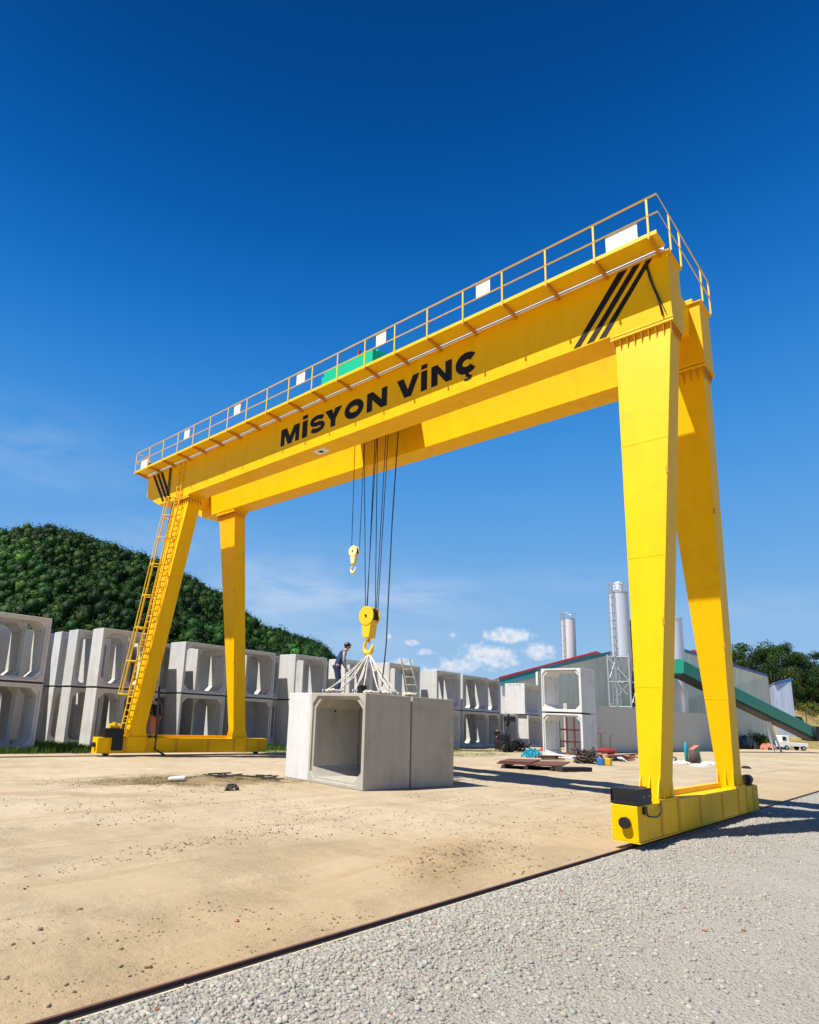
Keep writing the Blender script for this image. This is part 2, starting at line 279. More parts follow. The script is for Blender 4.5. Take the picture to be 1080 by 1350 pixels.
# ------------------------------------------------------------------ helpers
def tag(o, label=None, cat=None, group=None, kind=None):
    if label: o['label'] = label
    if cat: o['category'] = cat
    if group: o['group'] = group
    if kind: o['kind'] = kind
    return o
def empty(name, loc=(0, 0, 0), label=None, cat=None, group=None):
    o = bpy.data.objects.new(name, None); o.location = loc; o.empty_display_size = .3; COL.objects.link(o); return tag(o, label, cat, group)
def origin(o):
    v = Vector(o.location)
    return v if o.parent is None else v + origin(o.parent)
class MB:
    def __init__(s): s.v = []; s.f = []
    def add(s, vs, fs):
        b = len(s.v); s.v += [tuple(x) for x in vs]; s.f += [tuple(i+b for i in f) for f in fs]; return s
    def hexa(s, p):   # 8 points: bottom ring 0-3 ccw, top ring 4-7
        return s.add(p, [(0, 3, 2, 1), (4, 5, 6, 7), (0, 1, 5, 4), (1, 2, 6, 5), (2, 3, 7, 6), (3, 0, 4, 7)])
    def box(s, x0, x1, y0, y1, z0, z1):
        return s.hexa([(x0, y0, z0), (x1, y0, z0), (x1, y1, z0), (x0, y1, z0), (x0, y0, z1), (x1, y0, z1), (x1, y1, z1), (x0, y1, z1)])
    def obox(s, c, u, v, w_, a, b, h):   # centre c, axes u v w, half sizes
        c, u, v, w_ = map(Vector, (c, u, v, w_)); P = []
        for k in (-1, 1):
            for i, j in ((-1, -1), (1, -1), (1, 1), (-1, 1)): P.append(c+u*a*i+v*b*j+w_*h*k)
        return s.hexa(P)
    def tube(s, pts, r, n=8, caps=True):
        pts = [Vector(p) for p in pts]; rs = r if isinstance(r, (list, tuple)) else [r]*len(pts)
        base = len(s.v); prev = None
        for i, p in enumerate(pts):
            t = (pts[min(i+1, len(pts)-1)]-pts[max(i-1, 0)]).normalized()
            if prev is None: a = t.orthogonal().normalized()
            else: a = (prev-t*prev.dot(t)).normalized()
            prev = a; b = t.cross(a)
            for k in range(n):
                an = 2*math.pi*k/n; s.v.append(tuple(p+(a*math.cos(an)+b*math.sin(an))*rs[i]))
        for i in range(len(pts)-1):
            for k in range(n):
                k2 = (k+1) % n; s.f.append((base+i*n+k, base+i*n+k2, base+(i+1)*n+k2, base+(i+1)*n+k))
        if caps: s.f.append(tuple(base+k for k in range(n))[::-1]); s.f.append(tuple(base+(len(pts)-1)*n+k for k in range(n)))
        return s
    def prism(s, poly, a, b):   # poly of 3D points (planar), extruded by vector b-a
        d = Vector(b)-Vector(a); n = len(poly); P = [Vector(p) for p in poly]
        return s.add(P+[p+d for p in P], [tuple(range(n))[::-1], tuple(range(n, 2*n))]+[(i, (i+1) % n, (i+1) % n+n, i+n) for i in range(n)])
    def split(s):
        par = list(range(len(s.v)))
        def fd(a):
            while par[a] != a: par[a] = par[par[a]]; a = par[a]
            return a
        for f in s.f:
            for k in f[1:]: par[fd(k)] = fd(f[0])
        g = {}
        for f in s.f: g.setdefault(fd(f[0]), []).append(f)
        out = []
        for fs in g.values():
            q = MB(); mp_ = {}
            for f in fs:
                for k in f:
                    if k not in mp_: mp_[k] = len(q.v); q.v.append(s.v[k])
            q.f = [tuple(mp_[k] for k in f) for f in fs]; out.append(q)
        return out
    def each(s, name, m, parent, **k): return [q.build(name, m, parent, **k) for q in s.split()]
    def build(s, name, m, parent=None, smooth=False, bevel=0., **tg):
        me = bpy.data.meshes.new(name); me.from_pydata(s.v, [], s.f); me.update()
        import bmesh
        bm = bmesh.new(); bm.from_mesh(me); bmesh.ops.recalc_face_normals(bm, faces=bm.faces); bm.to_mesh(me); bm.free()
        if smooth: me.polygons.foreach_set('use_smooth', [True]*len(me.polygons))
        me.materials.append(m); o = bpy.data.objects.new(name, me); COL.objects.link(o)
        if parent is not None:
            o.parent = parent; o.location = (0, 0, 0)
            og = origin(parent)
            if og.length > 1e-9: me.transform(Matrix.Translation(-og))
        elif 'loc' in tg:
            l = tg.pop('loc'); me.transform(Matrix.Translation(-Vector(l))); o.location = l
        if bevel:
            bv = o.modifiers.new('bevel', 'BEVEL'); bv.width = bevel; bv.segments = 2; bv.limit_method = 'ANGLE'; bv.angle_limit = R(40)
        if smooth and not bevel: pass
        tag(o, **{k: v for k, v in tg.items() if k in ('label', 'cat', 'group', 'kind')})
        return o
def copy_tree(o, parent=None):
    c = o.copy(); COL.objects.link(c)
    if parent is not None: c.parent = parent
    for ch in list(o.children): copy_tree(ch, c)
    return c
def np_mesh(name, V, Fq, m, tint=None, kind=None, parent=None, smooth=False):
    """V (n,3), Fq (k,s) faces all of size s, tint (n,3) per vertex"""
    me = bpy.data.meshes.new(name); n = len(V); kf, sz = Fq.shape
    me.vertices.add(n); me.vertices.foreach_set('co', V.astype(np.float32).ravel())
    me.loops.add(kf*sz); me.loops.foreach_set('vertex_index', Fq.astype(np.int32).ravel())
    me.polygons.add(kf); me.polygons.foreach_set('loop_start', np.arange(0, kf*sz, sz, dtype=np.int32))
    me.polygons.foreach_set('loop_total', np.full(kf, sz, dtype=np.int32))
    me.update(calc_edges=True)
    if smooth: me.polygons.foreach_set('use_smooth', np.ones(kf, bool))
    if tint is not None:
        a = me.color_attributes.new('tint', 'FLOAT_COLOR', 'POINT'); c = np.ones((n, 4), np.float32); c[:, :3] = tint; a.data.foreach_set('color', c.ravel())
    me.materials.append(m); o = bpy.data.objects.new(name, me); COL.objects.link(o)
    if parent is not None: o.parent = parent
    if kind: o['kind'] = kind
    return o

# ------------------------------------------------------------------ ground
def vnoise(x, y, sc, seed=0):
    xs = x*sc+seed*17.3; ys = y*sc+seed*9.1; xi = np.floor(xs).astype(np.int64); yi = np.floor(ys).astype(np.int64); fx = xs-xi; fy = ys-yi
    def h(a, b):
        q = (a*374761393+b*668265263+seed*1442695) & 0x7fffffff; q = ((q ^ (q >> 13))*1274126177) & 0x7fffffff; return ((q ^ (q >> 16)) & 0xffff)/65535.
    sx = fx*fx*(3-2*fx); sy = fy*fy*(3-2*fy)
    return (h(xi, yi)*(1-sx)+h(xi+1, yi)*sx)*(1-sy)+(h(xi, yi+1)*(1-sx)+h(xi+1, yi+1)*sx)*sy-.5
def fbm(x, y, sc, o=4, seed=0): return sum(vnoise(x, y, sc*2**i, seed+i)*.55**i for i in range(o))
def hills_h(x, y):   # gentle rise only far out; yard stays flat
    return 0*x
def ground_h(x, y):
    near = np.clip(1-np.hypot(x+2, y-6)/55, 0, 1)
    tr = np.exp(-((y-2.2-.22*(x+4)+.5*np.sin(x*.35))**2)/.10)*.055+np.exp(-((y-4.2-.20*(x+4)+.4*np.sin(x*.3+1))**2)/.13)*.05
    amp = np.clip((np.abs(y)-.12)/1.0, 0, 1)*np.clip((np.abs(y-22.9)-.3)/1.0, 0, 1)
    h = (fbm(x, y, .45, 3, 1)*.07+fbm(x, y, 3.2, 4, 5)*.034)*amp
    m = np.exp(-(((x+3.4)/2.2)**2+((y-1.7-.2*(x+3))/.55)**2))*(.05+.09*np.clip(fbm(x, y, 2.6, 4, 9), -.1, 1))
    cl = np.exp(-(((x+.6)/4.)**2+((y-13)/1.4)**2))*(.05+.12*fbm(x, y, 1.5, 4, 15))
    pad = np.clip(np.hypot(np.maximum(np.abs(x-4.4)-2.6, 0), np.maximum(np.abs(y-10.6)-2.8, 0))/.8, 0, 1)   # flat under the culverts being lifted
    return (h-tr*amp*(vnoise(x, y, .8, 3)+.5)+m+cl)*near*pad - .004 - .12*np.clip((-y-.15)/.3, 0, 1)*(x < 400)*(x > -14)
def axis(lo, hi, st, far):
    a = np.arange(lo, hi+1e-6, st); out = [hi]; s = st
    o = []; q = hi
    while q < far: s *= 1.22; q += s; o.append(q)
    o2 = []; q = lo; s = st
    while q > -far: s *= 1.22; q -= s; o2.append(q)
    return np.array(o2[::-1]+list(a)+o)
gx = axis(-13, 24, .11, 3500); gy = axis(-4, 24, .11, 3500)
X, Y = np.meshgrid(gx, gy); Z = ground_h(X, Y)
nx, ny = len(gx), len(gy); ii = (np.arange(ny-1)[:, None]*nx+np.arange(nx-1)[None, :]).ravel()
np_mesh('ground', np.stack([X.ravel(), Y.ravel(), Z.ravel()], 1), np.stack([ii, ii+1, ii+nx+1, ii+nx], 1), M['sand'], kind='structure', smooth=True)
# gravel road beyond the rail
gx = np.concatenate([np.arange(-14, 20, .07), np.geomspace(20.1, 420, 60)]); gy = np.concatenate([-np.geomspace(9, 320, 50)[::-1], np.arange(-8.9, -.13, .07), [-.125]])
X, Y = np.meshgrid(gx, gy)
def gravel_h(x, y):
    a = np.clip((-y-.12)/.5, 0, 1); n = np.clip(1-np.hypot(x+6, y+3)/40, 0, 1)
    coarse = np.exp(-(-y)/2.2)
    return .006+a*n*(fbm(x, y, .5, 3, 21)*.05+fbm(x, y, 5, 3, 25)*(.008+.03*coarse)+.02)
Z = gravel_h(X, Y)
nx, ny = len(gx), len(gy); ii = (np.arange(ny-1)[:, None]*nx+np.arange(nx-1)[None, :]).ravel()
np_mesh('gravel_road', np.stack([X.ravel(), Y.ravel(), Z.ravel()], 1), np.stack([ii, ii+1, ii+nx+1, ii+nx], 1), M['gravel'], kind='structure', smooth=True)

# stones as counted-by-nobody stuff
_ph = (1+5**.5)/2
ICO = np.array([(-1, _ph, 0), (1, _ph, 0), (-1, -_ph, 0), (1, -_ph, 0), (0, -1, _ph), (0, 1, _ph), (0, -1, -_ph), (0, 1, -_ph), (_ph, 0, -1), (_ph, 0, 1), (-_ph, 0, -1), (-_ph, 0, 1)])/1.9
ICF = np.array([(0, 11, 5), (0, 5, 1), (0, 1, 7), (0, 7, 10), (0, 10, 11), (1, 5, 9), (5, 11, 4), (11, 10, 2), (10, 7, 6), (7, 1, 8), (3, 9, 4), (3, 4, 2), (3, 2, 6), (3, 6, 8), (3, 8, 9), (4, 9, 5), (2, 4, 11), (6, 2, 10), (8, 6, 7), (9, 8, 1)])
def stones(name, xs, ys, hs, sizes, base, spread, smooth=True):
    n = len(xs); pr = ICO[None]*(1+RNG.uniform(-.28, .28, (n, 12, 1)))
    sc = sizes[:, None]*RNG.uniform(.6, 1.15, (n, 3))*np.array([1, 1, .66]); an = RNG.uniform(0, 6.28, n); pr = pr*sc[:, None, :]
    tl = RNG.uniform(-.5, .5, n); c, s = np.cos(tl), np.sin(tl); x, z = pr[..., 0].copy(), pr[..., 2].copy(); pr[..., 0] = x*c[:, None]-z*s[:, None]; pr[..., 2] = x*s[:, None]+z*c[:, None]
    c, s = np.cos(an)[:, None], np.sin(an)[:, None]; x, y = pr[..., 0].copy(), pr[..., 1].copy(); pr[..., 0] = x*c-y*s; pr[..., 1] = x*s+y*c
    pr += np.stack([xs, ys, hs+sizes*.05], 1)[:, None, :]
    F = (ICF[None]+(np.arange(n)*12)[:, None, None]).reshape(-1, 3)
    tint = np.array(base)[None]*(1+RNG.normal(0, spread, (n, 1)))*(1+RNG.normal(0, spread*.25, (n, 3)))
    rr = RNG.random(n) < .006; tint[rr] = np.array((.24, .10, .06))
    return np_mesh(name, pr.reshape(-1, 3), F, M['stone'], tint=np.repeat(np.clip(tint, .02, .8), 12, 0), kind='stuff', smooth=smooth)
# gravel: coarse band by the rail, finer towards the road
def road_pts(n, x0, x1, y0, y1, fall):
    x = RNG.uniform(x0, x1, n); y = -.10-RNG.exponential(fall, n); k = (y > y1) & (y > -9)
    return x[k], y[k]
xs, ys = [], []; sz = []
for n, x0, x1, fall, s0, s1 in ((34000, -12.5, -1.5, .95, .009, .038), (12000, -1.5, 9, .7, .010, .040), (0, -11, 5, 3.4, .004, .012), (7000, 4, 26, 1.6, .012, .04)):
    a, b = road_pts(n, x0, x1, 0, -8, fall); xs.append(a); ys.append(b); sz.append(s0+(s1-s0)*RNG.random(len(a))**3.2)
xs = np.concatenate(xs); ys = np.concatenate(ys); sz = np.concatenate(sz)
o = stones('gravel_stones', xs, ys, gravel_h(xs, ys), sz, (.32, .30, .255), .13, smooth=False)
tag(o, 'loose grey gravel stones strewn thickest beside the rail', 'gravel')
xr_ = RNG.uniform(-10, 14, 16000); yr_ = -.3-9*RNG.random(16000)**.8; kk = fbm(xr_, yr_, .6, 3, 91) > -.1; xr_, yr_ = xr_[kk], yr_[kk]; zr_ = .003+.010*RNG.random(len(xr_))**4+.014*RNG.random(len(xr_))**14
o = stones('road_grit', xr_, yr_, gravel_h(xr_, yr_), zr_, (.17, .15, .125), .25, smooth=False); tag(o, 'small dark grit lying on the compacted grey road', 'grit')
# dark clods and pebbles on the sand
a1 = RNG.uniform(-13, 12, 24000); b1 = .2+14*RNG.random(24000)**1.2; kk = fbm(a1, b1+.3*a1, .5, 3, 77)+.25*fbm(a1*.3, b1*2, 1.2, 2, 78) > -.02; a1, b1 = a1[kk], b1[kk]
a2 = RNG.normal(-3.5, 1.2, 900); b2 = 1.7+.2*(a2+3)+RNG.normal(0, .33, 900)
a3 = RNG.normal(-6, 2.4, 1100); b3 = 4.9+.22*(a3+6)+RNG.normal(0, .28, 1100)
a4 = RNG.normal(-.8, 2.2, 260); b4 = 13+RNG.normal(0, .6, 260)
xs = np.concatenate([a1, a2, a3, a4]); ys = np.concatenate([b1, b2, b3, b4]); k = (ys > .15) & ~((xs > 1.6) & (xs < 7.2) & (ys > 7.8) & (ys < 13.6)); xs, ys = xs[k], ys[k]
sz = .004+.022*RNG.random(len(xs))**9+.011*RNG.random(len(xs))**2.2
o = stones('sand_pebbles', xs, ys, ground_h(xs, ys), sz, (.20, .145, .09), .3)
tag(o, 'small dark pebbles and clods scattered over the sandy yard', 'pebbles')

# ------------------------------------------------------------------ crane rails
def crane_rail(name, y, label, x0, x1):
    t = empty(name, (x0, y, 0), label, 'rail', 'crane rails set in the ground')
    m = MB(); m.box(x0, x1, y-.004, y+.026, -.08, .038); m.build('rail_head', M['railsteel'], t)
    m = MB(); m.box(x0, x1, y-.104, y-.080, -.1, .017); m.build('concrete_edge', M['rail_kerb'], t)
    m = MB(); m.box(x0, x1, y-.079, y-.005, -.12, .005); m.build('flange_groove', M['blackm'], t)
crane_rail('crane_rail', 0, 'brown steel crane rail running diagonally between the sand and the grey gravel', -16, 260)
crane_rail('crane_rail', 22.9, 'dark crane rail under the far yellow end carriage in front of the culvert row', -14, 60)

# ------------------------------------------------------------------ gantry crane
Lc, S = 9.64, 22.9; XF, WG, Z0, Z1 = 2.93, .963, 12.91, 14.82; XR = Lc-XF-WG; ZB, ZT, WC = .16, .817, .506
crane = empty('gantry_crane', (Lc/2, S/2, 0), 'tall yellow double girder gantry crane on four tapered legs, with walkway, hoist and black lettering', 'crane')
def girder(name, x, lab):
    m = MB(); prof = [(-.8, Z0), (25.05, Z0), (26.5, Z0+.75), (26.6, Z1), (-.8, Z1)]
    n = len(prof); m.add([(x, y, z) for y, z in prof]+[(x+WG, y, z) for y, z in prof], [tuple(range(n)), tuple(range(n, 2*n))[::-1]]+[(i, i+n, (i+1) % n+n, (i+1) % n) for i in range(n)])
    g = m.build(name, M['yellow'], crane, bevel=.012, label=lab)
    f = MB(); f.box(x-.06, x+WG+.06, -.86, 26.66, Z1+.001, Z1+.03); f.build('top_flange', M['yellow'], g)
    f = MB(); f.box(x+WG/2-.04, x+WG/2+.04, -.5, 26.2, Z1+.031, Z1+.12); f.build('trolley_rail', M['rust'], g)
    w_ = MB()
    for y in (3.05, 6.1, 9.2, 12.3, 15.45, 18.6, 21.7):
        w_.box(x-.005, x+WG+.005, y-.012, y+.012, Z0-.005, Z1+.0)
    w_.each('weld_seam', M['yellow'], g)
    return g
gf = girder('front_girder', XF, 'front box girder with black lettering and stripes')
gr = girder('rear_girder', XR, 'plain rear box girder')
# lettering on the front girder (u ranges measured along the face)
def letter(ch, ya, yb, zb, h, mb):
    wd = ya-yb; T = (.25 if ch == "S" else .34)*h      # stroke
    def P(poly): mb.prism([(XF-.012, ya-px*wd, zb+pz*h) for px, pz in poly], (0, 0, 0), (.010, 0, 0))
    tw = T/wd
    if ch == 'M': P([(0, 0), (0, 1), (.30, 1), (.5, .42), (.70, 1), (1, 1), (1, 0), (1-tw*.92, 0), (1-tw*.92, .62), (.60, 0), (.40, 0), (tw*.92, .62), (tw*.92, 0)])
    elif ch == 'I': P([(.04, 0), (.04, .98), (.96, .98), (.96, 0)]); P([(.04, 1.08), (.04, 1.30), (.96, 1.30), (.96, 1.08)])
    elif ch == 'Y': P([(-.04, 1), (tw*1.35, 1), (.5, .69), (1-tw*1.35, 1), (1.04, 1), (.5+tw/2, .38), (.5+tw/2, 0), (.5-tw/2, 0), (.5-tw/2, .38)])
    elif ch == 'N': P([(0, 0), (0, 1), (.29, 1), (1-tw, .42), (1-tw, 1), (1, 1), (1, 0), (.71, 0), (tw, .58), (tw, 0)])
    elif ch == 'V': P([(0, 1), (tw*1.12, 1), (.5, .36), (1-tw*1.12, 1), (1, 1), (.5+tw*.58, 0), (.5-tw*.58, 0)])
    else:
        N = 40
        if ch == 'O': pts = [(.5+(.5-tw/2)*math.cos(a), .5+(.5+.01-T/h/2)*math.sin(a)) for a in [2*math.pi*i/N for i in range(N)]]; closed = True
        elif ch == 'C': pts = [(.5+(.5-tw/2)*math.cos(a), .5+(.51-T/h/2)*math.sin(a)) for a in [R(38)+R(284)*i/N for i in range(N+1)]]; closed = False
        else:
            rx, rz = .5-tw/2, .255-T/h/4; q = T/h/2
            up = [(.5+rx*math.cos(a), 1-q-rz*1.0+rz*math.sin(a)) for a in [R(22)+R(238)*i/20 for i in range(21)]]
            zc = 1-q-rz*1.0; lo = [(.5+rx*math.cos(a), q+rz+rz*math.sin(a)) for a in [R(80)-R(238)*i/20 for i in range(21)]]
            pts = up+lo; closed = False
        n = len(pts); out, inn = [], []
        for i, (px, pz) in enumerate(pts):
            a = pts[(i-1) % n if closed else max(i-1, 0)]; b = pts[(i+1) % n if closed else min(i+1, n-1)]
            dx, dz = (b[0]-a[0])*wd, (b[1]-a[1])*h; l = math.hypot(dx, dz); nx_, nz_ = -dz/l, dx/l
            out.append((px+nx_*T/2/wd, pz+nz_*T/2/h)); inn.append((px-nx_*T/2/wd, pz-nz_*T/2/h))
        V = [(xx, ya-px*wd, zb+pz*h) for xx in (XF-.012, XF-.002) for px, pz in out+inn]
        F = []; rng = range(n if closed else n-1)
        for i in rng:
            j = (i+1) % n; F += [(i, j, n+j, n+i), (2*n+i, 3*n+i, 3*n+j, 2*n+j), (i, 2*n+i, 2*n+j, j), (n+i, n+j, 3*n+j, 3*n+i)]
        if not closed: F += [(0, n, 3*n, 2*n), (n-1, 3*n-1, 4*n-1, 2*n-1)]
        mb.add(V, F)
        if ch == 'C': P([(.47, -.02), (.60, -.02), (.62, -.10), (.74, -.15), (.70, -.30), (.52, -.34), (.38, -.30), (.40, -.22), (.55, -.22), (.56, -.17), (.44, -.13)])
word = [('M', 370.8, 394.9), ('I', 398.5, 405.7), ('S', 408.9, 428.6), ('Y', 429.3, 450), ('O', 454.5, 479.5), ('N', 484, 510.5), ('V', 523.5, 553), ('I', 555, 563.6), ('N', 568.9, 596), ('C', 600.9, 630.5)]
mb = MB()
for ch, ua, ub in word:
    ya = at(ua, 577-(ua-372)*.39, x=XF).y; yb = at(ub, 577-(ub-372)*.39, x=XF).y
    letter(ch, ya, yb, 13.52, .78, mb)
mb.build('lettering', M['black'], gf)
def stripes(rows, z0, z1):
    m = MB()
    for yt0, yt1, yb0, yb1 in rows: m.prism([(XF-.012, yt0, z1), (XF-.012, yt1, z1), (XF-.012, yb1, z0), (XF-.012, yb0, z0)], (0, 0, 0), (.01, 0, 0))
    m.each('black_stripe', M['black'], gf)
stripes([(.50, .24, 1.86, 1.66), (.10, -.11, 1.47, 1.27), (-.26, -.42, 1.12, .92)], 12.97, 14.80)
stripes([(26.05, 25.82, 24.72, 24.5), (25.64, 25.40, 24.38, 24.16), (25.25, 25.0, 24.05, 23.83)], 13.02, 14.80)
m = MB(); m.box(3.18, 3.55, 12.55, 13.15, Z0-.035, Z0-.002); lt = m.build('flood_light', M['white'], gf)
m = MB(); m.box(3.28, 3.44, 12.75, 12.95, Z0-.05, Z0-.036); m.build('lamp_socket', M['blackm'], lt)
# cross ties between the girders at both ends
m = MB(); m.box(XF+WG, XR, -.5, .25, Z0+.85, Z1-.03); m.build('end_tie', M['yellow'], crane, bevel=.01)
m = MB(); m.box(XF+WG, XR, S+1.6, S+2.3, Z0+.45, Z1-.15); m.build('end_tie', M['yellow'], crane, bevel=.01)

def leg(x0b, x0t, yc, lxb, lxt, tow):
    wb, wt = .195, .726; zt = Z0-.16
    def sec(z):
        f = (z-ZT)/(Z0-ZT); return x0b+(x0t-x0b)*f, lxb+(lxt-lxb)*f, wb+(wt-wb)*f
    m = MB(); xa, la, wa = sec(ZT+.05); xb, lb, wb_ = sec(zt)
    m.hexa([(xa, yc-wa, ZT+.05), (xa+la, yc-wa, ZT+.05), (xa+la, yc+wa, ZT+.05), (xa, yc+wa, ZT+.05), (xb, yc-wb_, zt), (xb+lb, yc-wb_, zt), (xb+lb, yc+wb_, zt), (xb, yc+wb_, zt)])
    lg = m.build('leg', M['yellow'], crane, bevel=.012)
    q_ = MB()
    for z in (3.2, 6.3, 9.4):
        a_, b_, c_ = sec(z); q_.box(a_-.005, a_+b_+.005, yc-c_-.005, yc+c_+.005, z-.012, z+.012)
    q_.each('weld_seam', M['yellow'], lg)
    # bolted flanges and gusset ribs at the top
    f = MB(); f.box(xb-.12, xb+lb+.12, yc-wb_-.09, yc+wb_+.09, Z0-.159, Z0-.10); f.box(xb-.12, xb+lb+.12, yc-wb_-.09, yc+wb_+.09, Z0-.065, Z0-.006); f.each('top_flange', M['yellow2'], lg)
    g = MB()
    n = 9
    for i in range(n):
        y = yc-wb_-.02+(2*wb_+.04)*i/(n-1)
        for sx, ex in ((xb, -.11),):
            xz = sec(zt-.34)[0]+(sec(zt-.34)[1] if ex > 0 else 0)
            g.prism([(sx-.004*ex/.11*0, y-.009, zt-.002), (sx+ex, y-.009, zt-.002), (xz+ex*.1, y-.009, zt-.34), (xz-ex*.1, y-.009, zt-.34)], (0, 0, 0), (0, .018, 0))
    for i in range(5):
        x = xb+.03+(lb-.06)*i/4
        for sy, ey in ((-wb_, -.08),):
            g.prism([(x-.009, yc+sy, zt-.002), (x-.009, yc+sy+ey, zt-.002), (x-.009, yc+sy, zt-.30)], (0, 0, 0), (.018, 0, 0))
    g.each('gusset_rib', M['orange'], lg)
    # base plate and stiffeners
    b = MB(); b.box(xa-.14, xa+la+.14, yc-.25, yc+.25, ZT+.002, ZT+.05); b.build('base_plate', M['yellow'], lg)
    s = MB()
    for y in (yc-.19, yc, yc+.19):
        s.prism([(xa, y-.01, ZT+.052), (xa-.13, y-.01, ZT+.052), (xa+.05*tow, y-.01, ZT+.5)], (0, 0, 0), (0, .02, 0))
        s.prism([(xa+la, y-.01, ZT+.052), (xa+la+.13, y-.01, ZT+.052), (xa+la+.05*tow, y-.01, ZT+.5)], (0, 0, 0), (0, .02, 0))
    for x in (xa+.12, xa+la-.12):
        s.prism([(x-.01, yc-wa-.0, ZT+.052), (x-.01, yc-wa-.055, ZT+.052), (x-.01, yc-wa, ZT+.45)], (0, 0, 0), (.02, 0, 0))
    s.each('base_stiffener', M['yellow2'], lg)
    # small lug on the corner edge
    l = MB()
    for z in (4.6, 8.4):
        q = sec(z); l.box(q[0]-.03, q[0]+.0, yc-q[2]-.03, yc-q[2]+.02, z, z+.16)
    l.each('cable_lug', M['orange'], lg)
    return lg
for yc in (0, S):
    leg(1.456, XF+(WG-.711)/2, yc, .782, .711, 1)
    leg(Lc-1.456-.782, XR+(WG-.711)/2, yc, .782, .711, -1)
def carriage(yc, near):
    h = WC/2
    m = MB(); m.box(0, Lc, yc-h, yc+h, ZB, ZT); c = m.build('end_carriage', M['yellow'], crane, bevel=.01)
    s = MB()
    for x in (1.25, 2.35, 3.9, 5.75, 7.35, 8.2, 9.0):
        s.box(x, x+.16, yc-h-.012, yc-h-.0005, ZB+.02, ZT-.02)
        s.box(x, x+.16, yc+h+.0005, yc+h+.012, ZB+.02, ZT-.02)
    s.each('side_strap', M['strap'], c)
    s = MB(); s.box(-.004, Lc+.004, yc-h-.02, yc+h+.02, ZB-.022, ZB-.001); s.build('bottom_flange', M['yellow2'], c)
    s = MB(); s.box(2.45, Lc-2.45, yc+.08, yc+.2, ZT+.001, ZT+.12); s.build('tie_bar', M['yellow'], c)
    s = MB(); s.tube([(-.001, yc-.02, .50), (-.11, yc-.02, .50)], .105, 24); s.build('rubber_buffer', M['blackm'], c, bevel=.01)
    s = MB(); s.tube([(Lc+.001, yc-.02, .50), (Lc+.11, yc-.02, .50)], .105, 24); s.build('rubber_buffer', M['blackm'], c, bevel=.01)
    for x in (.55, Lc-.55):
        s = MB(); s.tube([(x, yc-.055, .205), (x, yc+.055, .205)], .16, 24); s.tube([(x, yc-.08, .205), (x, yc-.056, .205)], .18, 24); s.tube([(x, yc+.056, .205), (x, yc+.08, .205)], .18, 24); s.build('rail_wheel', M['blackm'], c)
    if near:
        # black drive cover over the end
        d = MB(); x0, x1, y0, y1, z0, z1 = .02, .78, yc-h-.01, yc+h+.01, ZT+.012, ZT+.31
        d.box(x0+.04, x1, y0, y1, z1-.03, z1); d.box(x0, x1, y0, y0+.02, z0, z1-.031); d.box(x0, x1, y1-.02, y1, z0, z1-.031); d.box(x0+.035, x0+.05, y0+.021, y1-.021, z0, z1-.031); d.box(x0, x0+.034, y0+.021, y1-.021, z0, z0+.05); d.box(x1-.02, x1, y0+.021, y1-.021, z0, z1-.031)
        k = d.build('drive_cover', M['blackm'], c, bevel=.004)
        b = MB(); b.tube([(.32, y0-.012, z0+.15), (.32, y0, z0+.15)], .022, 10); b.tube([(.62, y0-.012, z0+.15), (.62, y0, z0+.15)], .022, 10); b.build('bolt_head', M['steel'], k)
        d = MB(); d.tube([(.80, yc-.05, ZT+.17), (1.05, yc-.05, ZT+.17)], .095, 18); d.tube([(1.05, yc-.05, ZT+.17), (1.12, yc-.05, ZT+.17)], .075, 18); d.box(.86, 1.02, yc-.09, yc+.0, ZT+.265, ZT+.31); d.build('drive_motor', M['blackm'], c, smooth=False)
        d = MB(); P = [(.42, -.27, .70), (.42, -.30, .62), (.55, -.335, .60), (.80, -.345, .585), (1.05, -.33, .64), (1.22, -.29, .73), (1.3, -.25, .86)]
        d.tube([(p[0], yc+p[1]-.0, p[2]) for p in P], .016, 8); d.build('motor_cable', M['rope'], c, smooth=True)
        d = MB(); d.box(.25, .42, yc-h-.045, yc-h-.001, ZT-.16, ZT-.02); d.build('junction_box', M['blackm'], c, bevel=.004)
        d = MB(); d.tube([(Lc-.62, yc-.10, ZT+.16), (Lc-.28, yc-.10, ZT+.16)], .13, 20); d.tube([(Lc-.28, yc-.10, ZT+.16), (Lc-.2, yc-.10, ZT+.16)], .10, 20); d.box(Lc-.6, Lc-.3, yc-.2, yc+0, ZT+.01, ZT+.07); d.build('drive_motor', M['blackm'], c)
        d = MB(); d.tube([(Lc-.2, yc-.262, .70), (Lc-.2, yc-.255, .70)], .04, 12); d.build('access_hole', M['blackm'], c)
    else:
        d = MB(); d.box(.25, 1.15, yc-h-.10, yc+h-.02, ZT+.012, ZT+.40); d.box(.65, 1.15, yc-h-.12, yc-h-.014, ZB+.1, ZT+.011); d.build('drive_cover', M['blackm'], c, bevel=.01)
        d = MB(); d.tube([(.5, yc-.15, ZT+.50), (1.0, yc-.15, ZT+.50)], .11, 16); d.tube([(.75, yc-.15, ZT+.50), (.75, yc-.15, ZT+.68)], .09, 12); d.build('drive_motor', M['hookyellow'], c)
carriage(0, True); carriage(S, False)

